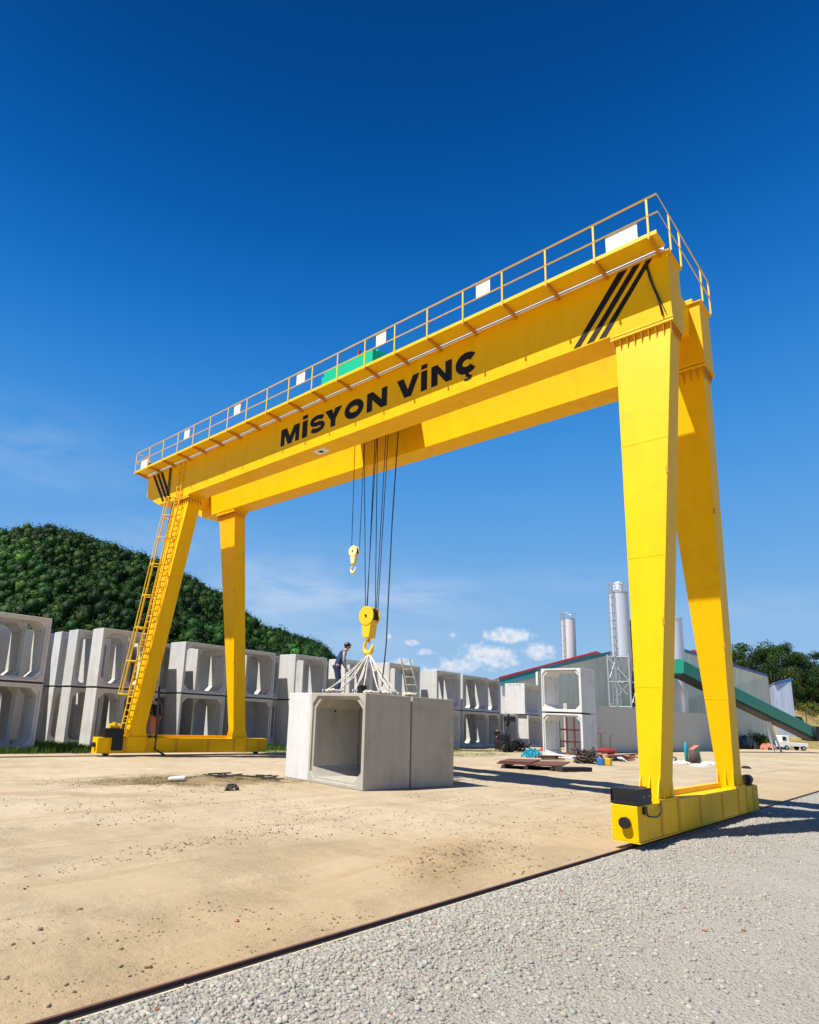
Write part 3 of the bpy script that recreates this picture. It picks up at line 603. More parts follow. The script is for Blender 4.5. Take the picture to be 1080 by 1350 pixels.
# walkway with railing, brackets, white panels
XO = 2.10; WZ = 14.90; YA, YB = -.62, 26.55
m = MB(); m.box(XO, XF-.145, YA-.18, YB+.12, WZ+.002, WZ+.035); m.box(XO-.012, XO-.001, YA-.19, YB+.13, WZ-.06, WZ+.05)
walk = m.build('walkway', M['yellow2'], crane)
SP = (YB-YA)/19
def post(x, y, z0=WZ-.14):
    p = MB(); p.box(x-.02, x+.02, y-.02, y+.02, z0, 16.0); return p
for i in range(20):
    y = YA+SP*i
    pm = MB(); pm.box(XO-.035, XO-.012-.001, y-.024, y+.024, WZ-.16, 15.975); pm.build('railing_post', M['yellow2'], walk)
    bm_ = MB()
    if 0 < i < 19 or True:
        bm_.prism([(XO+.0, y-.03, WZ-.0), (XF-.001, y-.03, WZ-.0), (XF-.001, y-.03, WZ-.17), (XO, y-.03, WZ-.07)], (0, 0, 0), (0, .06, 0))
    bm_.tube([(XO-.05, y, WZ-.12), (XO-.005, y, WZ-.12)], .035, 10)
    bm_.build('support_bracket', M['orange'], walk)
hr = MB()
hr.tube([(XO-.024, YB+.02, 16.0), (XO-.024, YA-.26, 16.0), (6.72, YA-.26, 16.0)], .024, 8)
hr.tube([(XO-.024, YB+.02, 15.45), (XO-.024, YA-.26, 15.45), (6.72, YA-.26, 15.45)], .020, 8)
hr.tube([(XO-.024, YB+.02, 16.0), (XF, YB+.02, 16.0)], .022, 8); hr.tube([(XO-.024, YB+.02, 15.45), (XF, YB+.02, 15.45)], .02, 8)
hr.build('handrail', M['yellow2'], walk, smooth=True)
for x in (3.0, 3.86, 5.85, 6.68):
    p = MB(); p.box(x-.02, x+.02, YA-.28, YA-.24, 14.86, 15.975); p.build('railing_post', M['yellow2'], walk)
for x in (XF-.02,):
    p = MB(); p.box(x-.02, x+.02, YB, YB+.04, 14.9, 15.975); p.build('railing_post', M['yellow2'], walk)
for y0, y1, lo in ((-.34, .49, 1), (4.11, 4.61, 0), (8.40, 8.86, 0), (12.73, 13.22, 0), (17.07, 17.53, 0), (21.26, 21.73, 0), (25.3, 25.98, 1)):
    p = MB(); z0, z1 = (WZ+.05, 15.43) if lo else (15.47, 15.98); p.box(XO-.004, XO+.02, y0, y1, z0, z1); p.build('white_board', M['white'], walk)
m = MB(); m.box(XO+.03, XO+.3, 25.1, 25.35, WZ+.04, WZ+.2); m.build('cable_box', M['blackm'], walk)
# white strip standing in for the glaring sunlit flange edge, with a dark line
m = MB(); m.box(XF-.10, XF-.07, -.75, 26.4, Z1+.0, Z1+.10); ct_ = m.build('sunlit_edge_strip', M['white'], crane); m = MB(); m.box(XF-.108, XF-.101, -.7, 26.3, Z1+.045, Z1+.07); m.build('dark_edge_line', M['blackm'], ct_)
m = MB(); m.tube([(XF-.03, -.25, 14.75), (XF-.035, -.33, 14.2), (XF-.03, -.5, 13.5), (XF-.05, -.58, 12.95)], .025, 8); m.tube([(XF-.03, -.27, 14.75), (XF-.04, -.4, 14.0), (XF-.05, -.66, 13.0)], .012, 6); m.build('power_cable', M['rope'], crane, smooth=True)
m = MB()
for k, yy in enumerate((24.1, 24.25)): m.tube([(XF-.03, yy, 14.85), (XF-.04, yy-.05, 13.8), (XF-.05, yy, 12.95)], .025, 8)
m.tube([(2.9, 23.55, 12.9), (2.3, 23.3, 8), (1.9, 23.15, 4.2), (1.62, 23.1, 1.2)], .03, 8)
m.build('power_cable', M['rope'], crane, smooth=True)
# end stops on the girders
for x in (XF+.3, XR+.3):
    m = MB(); m.box(x, x+.35, -.55, -.25, Z1+.035, Z1+.40); m.box(x+.1, x+.25, -.24, -.10, Z1+.16, Z1+.32); m.each('trolley_stop', M['yellow'], crane, bevel=.01)
m = MB(); m.box(XR+WG+.001, XR+WG+.09, -.72, -.5, 14.2, 14.42); m.build('warning_lamp', M['steel'], crane, bevel=.02)

# caged ladder on the far front leg
m = MB()
def lad_x(z): return 1.456+(3.056-1.456)*(z-ZT)/(Z0-ZT)
lad = None
def lp(z, off, dy=0): return Vector((lad_x(z)-off, S+dy+.05, z))
for dy in (-.2, .2): m.tube([lp(.95, .22, dy), lp(12.9, .22, dy), lp(12.9, .22, dy)+Vector((0, 0, 2.3))], .034, 6)
lad = m.build('ladder', M['yellow2'], crane)
m = MB(); z = 1.15
while z < 15.1:
    if z < 12.9: a, b = lp(z, .22, -.2), lp(z, .22, .2)
    else: a, b = lp(12.9, .22, -.2), lp(12.9, .22, .2); a.z = b.z = z
    m.tube([a, b], .02, 6); z += .30
m.each('ladder_rung', M['yellow2'], lad)
m = MB(); z = 1.6
while z < 12.5:
    for dy in (-.2, .2): m.tube([lp(z, .22, dy), lp(z, -.02, dy*.8)], .016, 6)
    z += 1.8
m.each('ladder_bracket', M['yellow2'], lad)
m = MB(); hoops = [2.75, 4.3, 5.9, 7.5, 9.1, 10.5, 11.7, 12.7]
angs = [R(a) for a in (-90, -60, -35, 0, 35, 60, 90)]
def cage(z, a): return lp(z, .22+.62*math.cos(a), .36*math.sin(a)/1.0) if abs(a) < R(89) else lp(z, .22, .36*math.sin(a)*.6)
for zz in hoops: m.tube([cage(zz, R(a)) for a in range(-90, 91, 15)], .028, 6)
m.each('cage_hoop', M['yellow2'], lad)
m = MB()
for a in (-60, -22, 22, 60): m.tube([cage(hoops[0], R(a)), cage(hoops[-1], R(a))], .024, 6)
m.each('cage_bar', M['yellow2'], lad)

# trolley hoist, ropes and hook blocks
T0, T1 = 9.95, 12.95
m = MB(); m.box(XF+.25, XR+WG-.25, T0-.1, T0+.15, 14.98, 15.28); m.box(XF+.25, XR+WG-.25, T1-.15, T1+.1, 14.98, 15.28); m.box(XF+.28, XF+.5, T0+.151, T1-.151, 14.98, 15.27); m.box(XR+WG-.5, XR+WG-.28, T0+.151, T1-.151, 14.98, 15.27); m.box(XF+1.0, XR-.02, T0+.151, T1-.151, 15.0, 15.1)
tr = m.build('hoist_trolley', M['green'], crane, bevel=.01)
m = MB(); m.box(3.12, 5.6, T0, T1-.25, 15.281, 16.38); m.build('hoist_cover', M['green'], tr, bevel=.02)
m = MB(); m.box(3.7, 5.3, T0+.25, T1-.6, 16.381, 16.72); m.build('motor_housing', M['green'], tr, bevel=.02)
m = MB(); m.box(3.2, 3.5, T1-.24, T1-.05, 15.281, 16.2); m.build('control_cabinet', M['green'], tr, bevel=.01)
m = MB(); m.box(3.15, 3.25, T0+.75, T0+.85, 16.381, 16.62); m.build('warning_beacon', M['redtank'], tr)
XH = 4.85
HB = at(488, 820, x=XH); AB = at(467, 733, x=XH)
def rope(pts, r=.018):
    q = MB(); q.tube(pts, r, 6); return q.build('wire_rope', M['rope'], tr)
for u0, u1, dx in ((480.5, 482, -.20), (494, 484.3, -.2), (497.6, 495, .2), (508, 496.2, .2), (511, 498.3, .24), (496, 483.5, .1)):
    a = at(u0, 590, x=XH+dx); b = at(u1, 802, x=XH+dx*.6); d = (a-b); rope([b+Vector((0, 0, -.12)), b+d*((15.0-b.z)/d.z)])
for u0, u1 in ((468, 463.6), (480, 474)):
    a = at(u0, 590, x=XH); b = at(u1, 724, x=XH); d = (a-b); rope([b+Vector((0, 0, -.06)), b+d*((15.0-b.z)/d.z)], .016)
a = at(523.7, 590, x=XH); b = at(517, 690, x=XH); c = at(508, 850, x=XH-.3); e = at(503.5, 905, x=XH-.5)
q = MB(); d = a-b; P = [e, c+Vector((.05, 0, 0)), b, a, b+d*((15.0-b.z)/d.z)]; q.tube(P, .026, 6); q.build('pendant_cable', M['rope'], tr, smooth=True)
def hook_block(C0, s, mt, wide, lab):
    """sheave block: discs facing -x, hook below"""
    rb = empty('hook_block', C0); rb.parent = crane; rb.location = Vector(C0)-origin(crane); rb['label'] = lab
    cx, cy, cz = C0; rd = .30*s
    def W(dx, dy, dz): return (cx+dx*s, cy+dy*s, cz+dz*s)
    m = MB(); m.tube([W(-wide, 0, 0), W(-wide+.05, 0, 0)], .37*s, 32); m.tube([W(wide-.05, 0, 0), W(wide, 0, 0)], .37*s, 32)
    m.build('side_plate', mt, rb, bevel=.01)
    m = MB(); m.tube([W(-wide+.052, 0, 0), W(wide-.052, 0, 0)], .32*s, 28); m.build('sheave', M['blackm'], rb)
    m = MB(); m.tube([W(-wide-.03, 0, 0), W(-wide, 0, 0)], .05*s, 12); m.build('sheave_pin', M['blackm'], rb)
    m = MB(); m.hexa([W(-wide*.9, -.15, -.85), W(wide*.9, -.15, -.85), W(wide*.9, .15, -.85), W(-wide*.9, .15, -.85), W(-wide*.9, -.24, -.26), W(wide*.9, -.24, -.26), W(wide*.9, .24, -.26), W(-wide*.9, .24, -.26)]); m.build('shank_housing', mt, rb, bevel=.012)
    m = MB(); m.hexa([W(wide*.9+.005, -.25, -.25), W(wide*.9+.03, -.25, -.25), W(wide*.9+.03, .25, -.25), W(wide*.9+.005, .25, -.25), W(wide*.9+.005, -.26, .24), W(wide*.9+.03, -.26, .24), W(wide*.9+.03, .26, .24), W(wide*.9+.005, .26, .24)]) ; 
    m = MB(); m.box(*[cx-wide*.7*s, cx+wide*.7*s], cy-.27*s, cy+.27*s, cz-.30*s, cz-.12*s); m.build('lower_guard', mt, rb, bevel=.01)
    # hook in the plane of the picture side (y-z), double point like a ramshorn opened to one side
    m = MB(); pts = [W(0, 0, -.84), W(0, 0, -.96)]; rs = [.06*s, .065*s]
    for a in range(90, -190, -14):
        an = R(a); pts.append(W(0, .02-.0+.20*math.cos(an)*1.0, -1.20+.24*math.sin(an))); rs.append(s*(.045+.045*max(0, math.sin(R(a+180)))+.012))
    pts.append(W(0, -.23, -1.10)); rs.append(.02*s)
    m.tube(pts, rs, 10); m.build('hook', mt, rb, smooth=True)
    m = MB(); m.tube([W(-.06, 0, -.9), W(-.06, -.16, -1.12)], .018*s, 6); m.build('safety_latch', M['orange'], rb)
    return rb
hook_block(tuple(at(487.5, 812.5, x=XH)), 1.0, M['hookyellow'], .22, 'large yellow main hook block carrying the white slings')
hook_block(tuple(at(467, 727, x=XH)), .62, M['pale_yellow'], .15, 'small pale auxiliary hook block hanging higher')

# ------------------------------------------------------------------ culverts
def ring(w_, h_, t, c):
    o = [(-w_/2, 0), (w_/2, 0), (w_/2, h_), (-w_/2, h_)]
    x0, x1, z0, z1 = -w_/2+t, w_/2-t, t, h_-t
    i = [(x0+c, z0), (x1-c, z0), (x1, z0+c), (x1, z1-c), (x1-c, z1), (x0+c, z1), (x0, z1-c), (x0, z0+c)]
    return o, i
MESHC = {}
def culvert_mesh(w_, h_, d_, mt, t=.20, c=.32):
    """box section, opening along local y, front face at y=0, base at z=0; stepped joint in the front rim"""
    key = (round(w_, 2), round(h_, 2), round(d_, 2), mt.name)
    if key in MESHC: return MESHC[key]
    o, i = ring(w_, h_, t, c); _, i2 = ring(w_, h_, t*.52, c*.8)
    V = []; F = []
    def lay(pts, y): b = len(V); V.extend((x, y, z) for x, z in pts); return list(range(b, b+len(pts)))
    of, ob = lay(o, 0), lay(o, d_); j0, j1 = lay(i2, 0), lay(i2, .07); f1, b1 = lay(i, .07), lay(i, d_)
    def octring(O, I, flip):   # outer 4, inner 8
        q = [(O[0], O[1], I[1], I[0]), (O[1], I[2], I[1]), (O[1], O[2], I[3], I[2]), (O[2], I[4], I[3]), (O[2], O[3], I[5], I[4]), (O[3], I[6], I[5]), (O[3], O[0], I[7], I[6]), (O[0], I[0], I[7])]
        F.extend(q if not flip else [tuple(reversed(a)) for a in q])
    octring(of, j0, False); octring(ob, b1, True)
    for a, b, k in ((j0, j1, 8), (f1, b1, 8)):
        F.extend((a[m_], a[(m_+1) % k], b[(m_+1) % k], b[m_]) for m_ in range(k))
    F.extend((j1[m_], j1[(m_+1) % 8], f1[(m_+1) % 8], f1[m_]) for m_ in range(8))
    F.extend((of[(m_+1) % 4], of[m_], ob[m_], ob[(m_+1) % 4]) for m_ in range(4))
    me = bpy.data.meshes.new('box_culvert'); me.from_pydata(V, [], F); me.update()
    import bmesh
    bm = bmesh.new(); bm.from_mesh(me); bmesh.ops.recalc_face_normals(bm, faces=bm.faces); bm.to_mesh(me); bm.free()
    me.materials.append(mt)
    # lifting sockets
    s = MB()
    for (x, z, nx_, nz_) in ((-w_*.16, h_-t, 0, -1), (w_*.16, h_-t, 0, -1), (-w_/2+t, h_*.8, 1, 0), (w_/2-t, h_*.8, -1, 0), (w_*.1, t, 0, 1)):
        s.tube([(x+nx_*.001, d_*.45, z+nz_*.001), (x+nx_*.012, d_*.45, z+nz_*.012)], .045, 10)
    sm = bpy.data.meshes.new('lifting_socket'); sm.from_pydata(s.v, [], s.f); sm.materials.append(M['socket'])
    MESHC[key] = (me, sm); return MESHC[key]
def culvert(x, y, z, w_, d_, label, group, rot=0., h_=3.03, mt=None):
    me, sm = culvert_mesh(w_, h_, d_, mt or M['conc'])
    o = bpy.data.objects.new('box_culvert', me); o.location = (x, y, z); o.rotation_euler = (0, 0, rot); COL.objects.link(o); tag(o, label, 'culvert', group)
    bv = o.modifiers.new('bevel', 'BEVEL'); bv.width = .018; bv.segments = 2; bv.limit_method = 'ANGLE'; bv.angle_limit = R(60)
    s = bpy.data.objects.new('lifting_socket', sm); COL.objects.link(s); s.parent = o
    return o
# the long row: (left x, front y, width, depth, clue, has upper)
ROW = [(-4.55, 26.15, 3.2, 1.6, 'at the left photo edge, nearest of the row'),
       (-8.2, 26.3, 3.2, 1.6, 'farthest left, almost outside the photo'),
       (1.25, 31.35, 3.0, 1.0, 'set farthest back of three left of the caged ladder'),
       (1.28, 29.2, 3.0, 1.15, 'middle one of three left of the caged ladder'),
       (1.68, 27.0, 3.0, 1.25, 'with open end right behind the caged ladder'),
       (4.38, 29.4, 2.25, 1.6, 'just right of the laddered crane leg'),
       (7.52, 28.35, 3.22, 1.7, 'between the two far crane legs'),
       (11.7, 28.5, 3.05, 1.6, 'just right of the far rear crane leg'),
       (15.6, 27.45, 3.05, 1.65, 'left of the standing worker'),
       (19.44, 26.4, 3.0, 1.65, 'behind the standing worker and the slings'),
       (22.75, 25.1, 3.7, 1.6, 'behind the leaning ladder'),
       (29.6, 25.75, 3.45, 1.6, 'first one right of the leaning ladder'),
       (34.2, 26.3, 4.2, 1.3, 'left of the close pair right of the load'),
       (38.5, 27.1, 3.3, 1.2, 'right of the close pair right of the load')]
ZL, ZU, HC = .02, 3.14, 3.03
def spacer(x0, x1, y0, y1, lab, z=None):
    z = ZL+HC+.002 if z is None else z
    s = MB(); s.box(x0, x1, y0, y1, z, z+.085); s.build('spacer_mat', M['timber'], loc=((x0+x1)/2, (y0+y1)/2, z), label=lab, cat='spacer', group='dark spacers between stacked culverts')
sp = lambda x0, x1, y0, y1, z, lab: spacer(x0, x1, y0, y1, lab, z)
for (x0, y0, w_, d_, clue) in ROW:
    dx = random.uniform(-.04, .04)
    mt = random.choice([M['conc'], M['conc'], M['conc3']])
    culvert(x0+w_/2, y0, ZL, w_, d_, f'lower box culvert {clue}', 'box culverts stacked in the long row', mt=mt)
    culvert(x0+w_/2+dx, y0+random.uniform(-.03, .03), ZU, w_, d_, f'upper box culvert {clue}', 'box culverts stacked in the long row', mt=mt)
    spacer(x0+.03, x0+w_-.03, y0+.02, y0+d_-.05, f'dark spacer in the stack {clue}')
# second rank, seen through the openings
BACK = [(-8.9, 28.1, 3.05, 1.6, 'photo edge'), (-4.85, 28.0, 3.05, 1.6, 'nearest one at the left edge'), 
        (3.1, 31.3, 2.6, 1.3, 'one behind the caged ladder'), (5.9, 31.1, 3.05, 1.6, 'one right of the laddered leg'), (9.8, 30.45, 3.05, 1.6, 'one between the far crane legs'),
        (13.75, 30.4, 3.05, 1.6, 'one right of the far rear leg'), (18.25, 29.5, 3.0, 1.6, 'one left of the worker'),
        (21.95, 28.3, 3.0, 1.6, 'one behind the slings'), (25.7, 26.95, 3.05, 1.5, 'one behind the leaning ladder'),
        (31.9, 27.7, 3.0, 1.5, 'first one right of the ladder'), (36.7, 27.9, 3.0, 1.5, 'left of the close pair'), (40.8, 28.6, 3.0, 1.5, 'right of the close pair')]
for (x0, y0, w_, d_, clue) in BACK:
    for z, ww in ((ZL, 'lower'), (ZU, 'upper')):
        culvert(x0+w_/2, y0, z, w_, d_, f'{ww} second rank culvert behind the {clue}', 'box culverts in the second rank')
    spacer(x0+.03, x0+w_-.03, y0+.02, y0+d_-.05, f'dark spacer in the second rank behind the {clue}')
DEEPY = lambda x: float(np.interp(x, [-12, -3, 0, 5, 8, 20, 28, 46], [30.2, 30.4, 33.2, 33.2, 32.6, 31.4, 30.0, 31.2]))
for k in range(18):  # turned culverts added behind the row to close it and darken the openings
    x = -11.5+k*3.12
    for z, ww in ((ZL, 'lower'), (ZU, 'upper')): culvert(x, DEEPY(x+1.5)+1.5, z, 3.0, 3.05, f'{ww} solid sided culvert added to close off and darken the back of the long row', f'{ww} culverts added to close off the back of the row', rot=R(-90))
# right end of the row
culvert(47.6, 26.8, ZU, 3.1, 2.2, 'white sided culvert with small dark marks, upper one left of the see-through stack', 'culverts at the right end of the row', mt=M['conc3'])
culvert(47.75, 26.6, ZL, 2.9, 1.6, 'lower culvert with half shaded side, left of the see-through stack', 'culverts at the right end of the row')
sp(46.3, 49.0, 26.9, 28.1, ZL+HC+.01, 'dark spacer under the white sided culvert')
culvert(44.6, 29.5, ZU, 2.9, 1.2, 'upper culvert just left of the white sided one, mostly hidden by it', 'culverts at the right end of the row')
culvert(43.6, 27.0, ZL, 2.9, 1.5, 'lower culvert right of the black clothed person, machine parts before it', 'culverts at the right end of the row')
culvert(44.9, 29.4, ZL, 2.6, 1.3, 'low culvert standing behind the machine parts', 'culverts at the right end of the row')
sp(43.2, 46.0, 29.55, 30.6, ZL+HC+.01, 'dark spacer beside the white sided culvert')
m = MB()
for (y, z) in ((28.4, 6.02), (28.0, 6.0), (27.6, 6.02), (27.3, 6.0)):
    m.tube([(46.03, y, z), (46.049, y, z)], .055, 8)
_j = [o for o in bpy.data.objects if o.get('label', '').startswith('white sided')][0]
mm = m.each('lifting_mark', M['socket'], _j)
# see-through stack K, openings facing -x
kang = R(90)
for z, lb in ((ZL, 'lower culvert of the see-through stack with rusty formwork showing inside'), (ZU+.02, 'upper culvert of the see-through stack, corrugated wall visible through it')):
    culvert(30.2, 15.5, z, 3.05, 2.0, lb, 'culverts of the see-through stack', rot=R(-94), mt=M['conc3'])
sp(30.45, 31.95, 14.2, 16.85, ZL+HC+.006, 'dark spacer between the two culverts of the see-through stack')

# lifted load: two culverts end to end and one turned beside them
A0 = R(-5.2); ux = Vector((math.cos(A0), math.sin(A0), 0)); uy = Vector((-math.sin(A0), math.cos(A0), 0)); P0 = Vector((2.13, 8.79, 0))
def load_c(a, b, w_, d_, rot, label, mt):  # a along ux (front), b along uy, centre of front face
    p = P0+ux*a+uy*b; return culvert(p.x, p.y, .0, w_, d_, label, 'culverts standing under the hook', rot=A0+rot, h_=3.0, mt=mt)
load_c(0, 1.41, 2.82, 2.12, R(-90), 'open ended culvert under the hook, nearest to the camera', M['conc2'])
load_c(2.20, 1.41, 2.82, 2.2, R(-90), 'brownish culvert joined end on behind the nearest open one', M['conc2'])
load_c(1.55, 2.86, 2.9, 1.42, 0, 'pale solid sided culvert standing left of the nearest open one', M['conc3'])
# slings
HK = at(487, 861, x=XH); 
p_top = [(0.3, 2.5), (.25, 1.7), (.3, .9), (.9, .3), (1.6, 1.9), (1.5, .3), (1.95, .4), (2.6, 1.4)]
for n, (a, b) in enumerate(p_top):
    e = P0+ux*a+uy*b; e.z = 3.03
    t = empty('lifting_sling', e, f'white webbing sling from the main hook to the culvert top, {["far left","left","front left","front middle","rear middle","front right","far right","rear right"][n]} one', 'sling', 'slings below the main hook')
    m = MB()
    for k in (-1, 1):
        mid = HK.lerp(e, .5)+Vector((0, 0, -.12-.05*k)); off = Vector((.045*k, .03*k, 0))
        m.tube([HK+Vector((0, .0, -.02)), HK.lerp(e, .25)+off+Vector((0, 0, -.07)), mid+off, HK.lerp(e, .75)+off+Vector((0, 0, -.08)), e+Vector((0, 0, .02))], .021, 6)
    m.build('webbing', M['sling'], t, smooth=True)
    m = MB(); m.tube([e+Vector((-.09, 0, -.02)), e+Vector((-.07, 0, .09)), e+Vector((.07, 0, .09)), e+Vector((.09, 0, -.02))], .022, 6); m.build('shackle', M['steel'], t, smooth=True)
# slack webbing heap on top
for n, (a, b, rr) in enumerate(((1.2, 1.0, .30), (.3, 1.9, .34), (2.6, .5, .25), (1.7, .8, .28))):
    c = P0+ux*a+uy*b; m = MB(); pts = []
    for k in range(46):
        an = k*.62; rad = rr*(.55+.45*math.sin(k*1.7)); pts.append((c.x+rad*math.cos(an), c.y+rad*math.sin(an), 3.035+.05*abs(math.sin(k*.9))*(1+.6*(k % 3))))
    m.tube(pts, .024, 6); m.build('slack_sling', M['sling'], smooth=True, loc=(c.x, c.y, 3.0), label='heap of slack white webbing on the culvert top, ' + ('middle one', 'beside the worker', 'at the joint of the two culverts', 'under the hook')[n], cat='sling', group='slack slings on the culvert')
# shackle box under hook
c = P0+ux*1.2+uy*1.5; m = MB(); m.obox((c.x, c.y, 3.17), ux, uy, (0, 0, 1), .14, .12, .16); m.build('lifting_clamp', M['blackm'], loc=(c.x, c.y, 3.0), bevel=.03, label='small black lifting clamp standing under the hook', cat='clamp')
# aluminium ladder leaning on the second culvert
t = empty('ladder', (7.6, 11.0, 0), 'dirty aluminium ladder leaning against the far end of the joined culverts', 'ladder')
la0, la1 = at(529, 868, x=6.66), at(540, 868, x=6.66); b0, b1 = at(538, 915, x=7.02), at(552, 915, x=7.02)
rails = []
for T_, Bt in ((la0, b0), (la1, b1)):
    d = (T_-Bt); bot = T_-d*(T_.z/d.z); rails.append((T_, bot))
w_l = .45; ctr_t = (la0+la1)/2; ctr_b = (rails[0][1]+rails[1][1])/2
for T_, Bt in rails:
    m = MB(); m.tube([Bt, T_], .032, 6); m.build('stile', M['ladder'], t)
m = MB()
for k in range(15):
    f = .05+k*.066; m.tube([rails[0][1].lerp(rails[0][0], f), rails[1][1].lerp(rails[1][0], f)], .016, 6)
m.each('rung', M['ladder'], t)
# small bottle and jug near the worker
for (a, b, mt_, nm, lb, s) in ((.5, 3.3, 'yellowcan', 'jug', 'small yellow jug on the edge of the culvert top', .11),):
    c = P0+ux*a+uy*b; c.z = 3.0

# ------------------------------------------------------------------ people
def skin_obj(name, joints, edges, m, parent, sub=2):
    me = bpy.data.meshes.new(name); me.from_pydata([j[0] for j in joints], edges, []); me.update(); me.materials.append(m)
    o = bpy.data.objects.new(name, me); COL.objects.link(o); o.parent = parent
    sk = o.modifiers.new('skin', 'SKIN'); sk.use_smooth_shade = True
    for i, j in enumerate(joints):
        r = j[1]; me.skin_vertices[0].data[i].radius = (r, r) if not isinstance(r, tuple) else r
    me.skin_vertices[0].data[0].use_root = True
    sb = o.modifiers.new('sub', 'SUBSURF'); sb.levels = sub; sb.render_levels = sub
    return o
def ellipsoid(mb, c, rx, ry, rz, n=14, m_=10, zmin=-1.):
    pts = []; base = len(mb.v)
    for j in range(m_+1):
        ph = -math.pi/2+math.pi*j/m_; s_ = max(math.sin(ph), zmin)
        for i in range(n):
            th = 2*math.pi*i/n; mb.v.append((c[0]+rx*math.cos(ph)*math.cos(th), c[1]+ry*math.cos(ph)*math.sin(th), c[2]+rz*s_))
    for j in range(m_):
        for i in range(n):
            i2 = (i+1) % n; mb.f.append((base+j*n+i, base+j*n+i2, base+(j+1)*n+i2, base+(j+1)*n+i))
def person(loc, yaw, pose, cols, label, helmet=True, s=1.0):
    """local frame: +x is forward, +y left; pose gives joint positions in metres"""
    t = empty('person', loc, label, 'person'); t.rotation_euler = (0, 0, yaw); t.scale = (s, s, s)
    p = pose; J = []; E = []
    def add(pt, r, pr=None):
        J.append((pt, r)); i = len(J)-1
        if pr is not None: E.append((pr, i))
        return i
    pel = add(p['pelvis'], (.125, .10)); wa = add(p['waist'], (.115, .095), pel); ch = add(p['chest'], (.145, .11), wa); nb = add(p['neckb'], (.07, .065), ch); nk = add(p['neck'], .052, nb)
    hd = p['head']
    h1 = add(hd, (.075, .085), nk); add((hd[0]+.01, hd[1], hd[2]+.10), (.065, .075), h1)
    for sd_, sy in (('l', 1), ('r', -1)):
        a = add(p['sh'+sd_], .058, nb); b = add(p['el'+sd_], .043, a); c = add(p['wr'+sd_], .027, b)
        e, w0 = Vector(p['el'+sd_]), Vector(p['wr'+sd_]); d = (w0-e).normalized(); side = d.cross(Vector((1, 0, 0))).normalized() if abs(d.x) < .9 else Vector((0, 1, 0)); nrm = side.cross(d)
        pm = add(tuple(w0+d*.045), (.036, .018), c)
        fw = nrm.cross(d)
        for k, ln in enumerate((.070, .080, .075, .058)):
            q0 = w0+d*.085+nrm*((k-1.5)*.019); q1 = q0+d*ln*.5; q2 = q1+d*ln*.35+side*.022*sy
            i0 = add(tuple(q0), .009, pm); i1 = add(tuple(q1), .008, i0); add(tuple(q2), .007, i1)
        q0 = w0+d*.03+nrm*.035; i0 = add(tuple(q0), .011, c); add(tuple(q0+d*.045+nrm*.018+side*.01*sy), .009, i0)
    for sd_ in 'lr':
        a = add(p['hp'+sd_], .085, pel); b = add(p['kn'+sd_], .058, a); c = add(p['an'+sd_], .038, b); x, y, z = p['an'+sd_]
        add((x+.13, y+(.02 if sd_ == 'l' else -.02), z-.045), .03, c)
    body = skin_obj('body', J, E, M['skin'], t)
    # face: nose, eyes, ears, mouth as small relief joined as child parts
    f = MB(); ellipsoid(f, (hd[0]+.092, hd[1], hd[2]+.045), .022, .014, .024, 8, 6); ellipsoid(f, (hd[0]+.0, hd[1]+.083, hd[2]+.045), .02, .012, .03, 8, 6); ellipsoid(f, (hd[0]+.0, hd[1]-.083, hd[2]+.045), .02, .012, .03, 8, 6); fo = mk(f, 'nose_and_ears', M['skin'], t)
    f = MB(); ellipsoid(f, (hd[0]+.078, hd[1]+.032, hd[2]+.07), .010, .012, .007, 8, 6); ellipsoid(f, (hd[0]+.078, hd[1]-.032, hd[2]+.07), .010, .012, .007, 8, 6); ellipsoid(f, (hd[0]+.078, hd[1], hd[2]-.002), .010, .024, .005, 8, 6); mk(f, 'eyes_and_mouth', M['hair'], t)
    f = MB(); ellipsoid(f, (hd[0]-.018, hd[1], hd[2]+.09), .098, .092, .105, 16, 10, zmin=-.75); mk(f, 'hair', M['hair'], t)
    if helmet:
        f = MB(); ellipsoid(f, (hd[0]-.006, hd[1], hd[2]+.115), .120, .108, .105, 20, 10, zmin=-.08); ellipsoid(f, (hd[0]+.095, hd[1], hd[2]+.108), .062, .075, .012, 12, 6); mk(f, 'cap', M['cap'], t)
    # clothes follow the body
    JJ = []; EE = []
    def a2(pt, r, pr=None):
        JJ.append((pt, r)); i = len(JJ)-1
        if pr is not None: EE.append((pr, i))
        return i
    px, py, pz = p['pelvis']
    q = a2((px, py, pz-.10), (.17, .14)); q1 = a2(p['waist'], (.155, .125), q); q2 = a2(p['chest'], (.185, .14), q1); q3 = a2(p['neckb'], (.10, .085), q2)
    for sd_ in 'lr':
        s1 = a2(p['sh'+sd_], .085, q3); s2 = a2(p['el'+sd_], .066, s1); e, w0 = Vector(p['el'+sd_]), Vector(p['wr'+sd_]); a2(tuple(e.lerp(w0, .94)), .048, s2)
    skin_obj('jacket', JJ, EE, cols[0], t)
    JJ.clear(); EE.clear()
    q = a2((px, py, pz+.08), (.145, .12))
    for sd_ in 'lr':
        s1 = a2(p['hp'+sd_], .112, q); s2 = a2(p['kn'+sd_], .083, s1); k_, an_ = Vector(p['kn'+sd_]), Vector(p['an'+sd_]); a2(tuple(k_.lerp(an_, .95)), .070, s2)
    skin_obj('trousers', JJ, EE, cols[1], t)
    for sd_ in 'lr':
        x, y, z = p['an'+sd_]; f = MB(); ellipsoid(f, (x+.05, y, z-.045), .145, .052, .05, 12, 8, zmin=-.75); mk(f, 'shoe', cols[2], t)
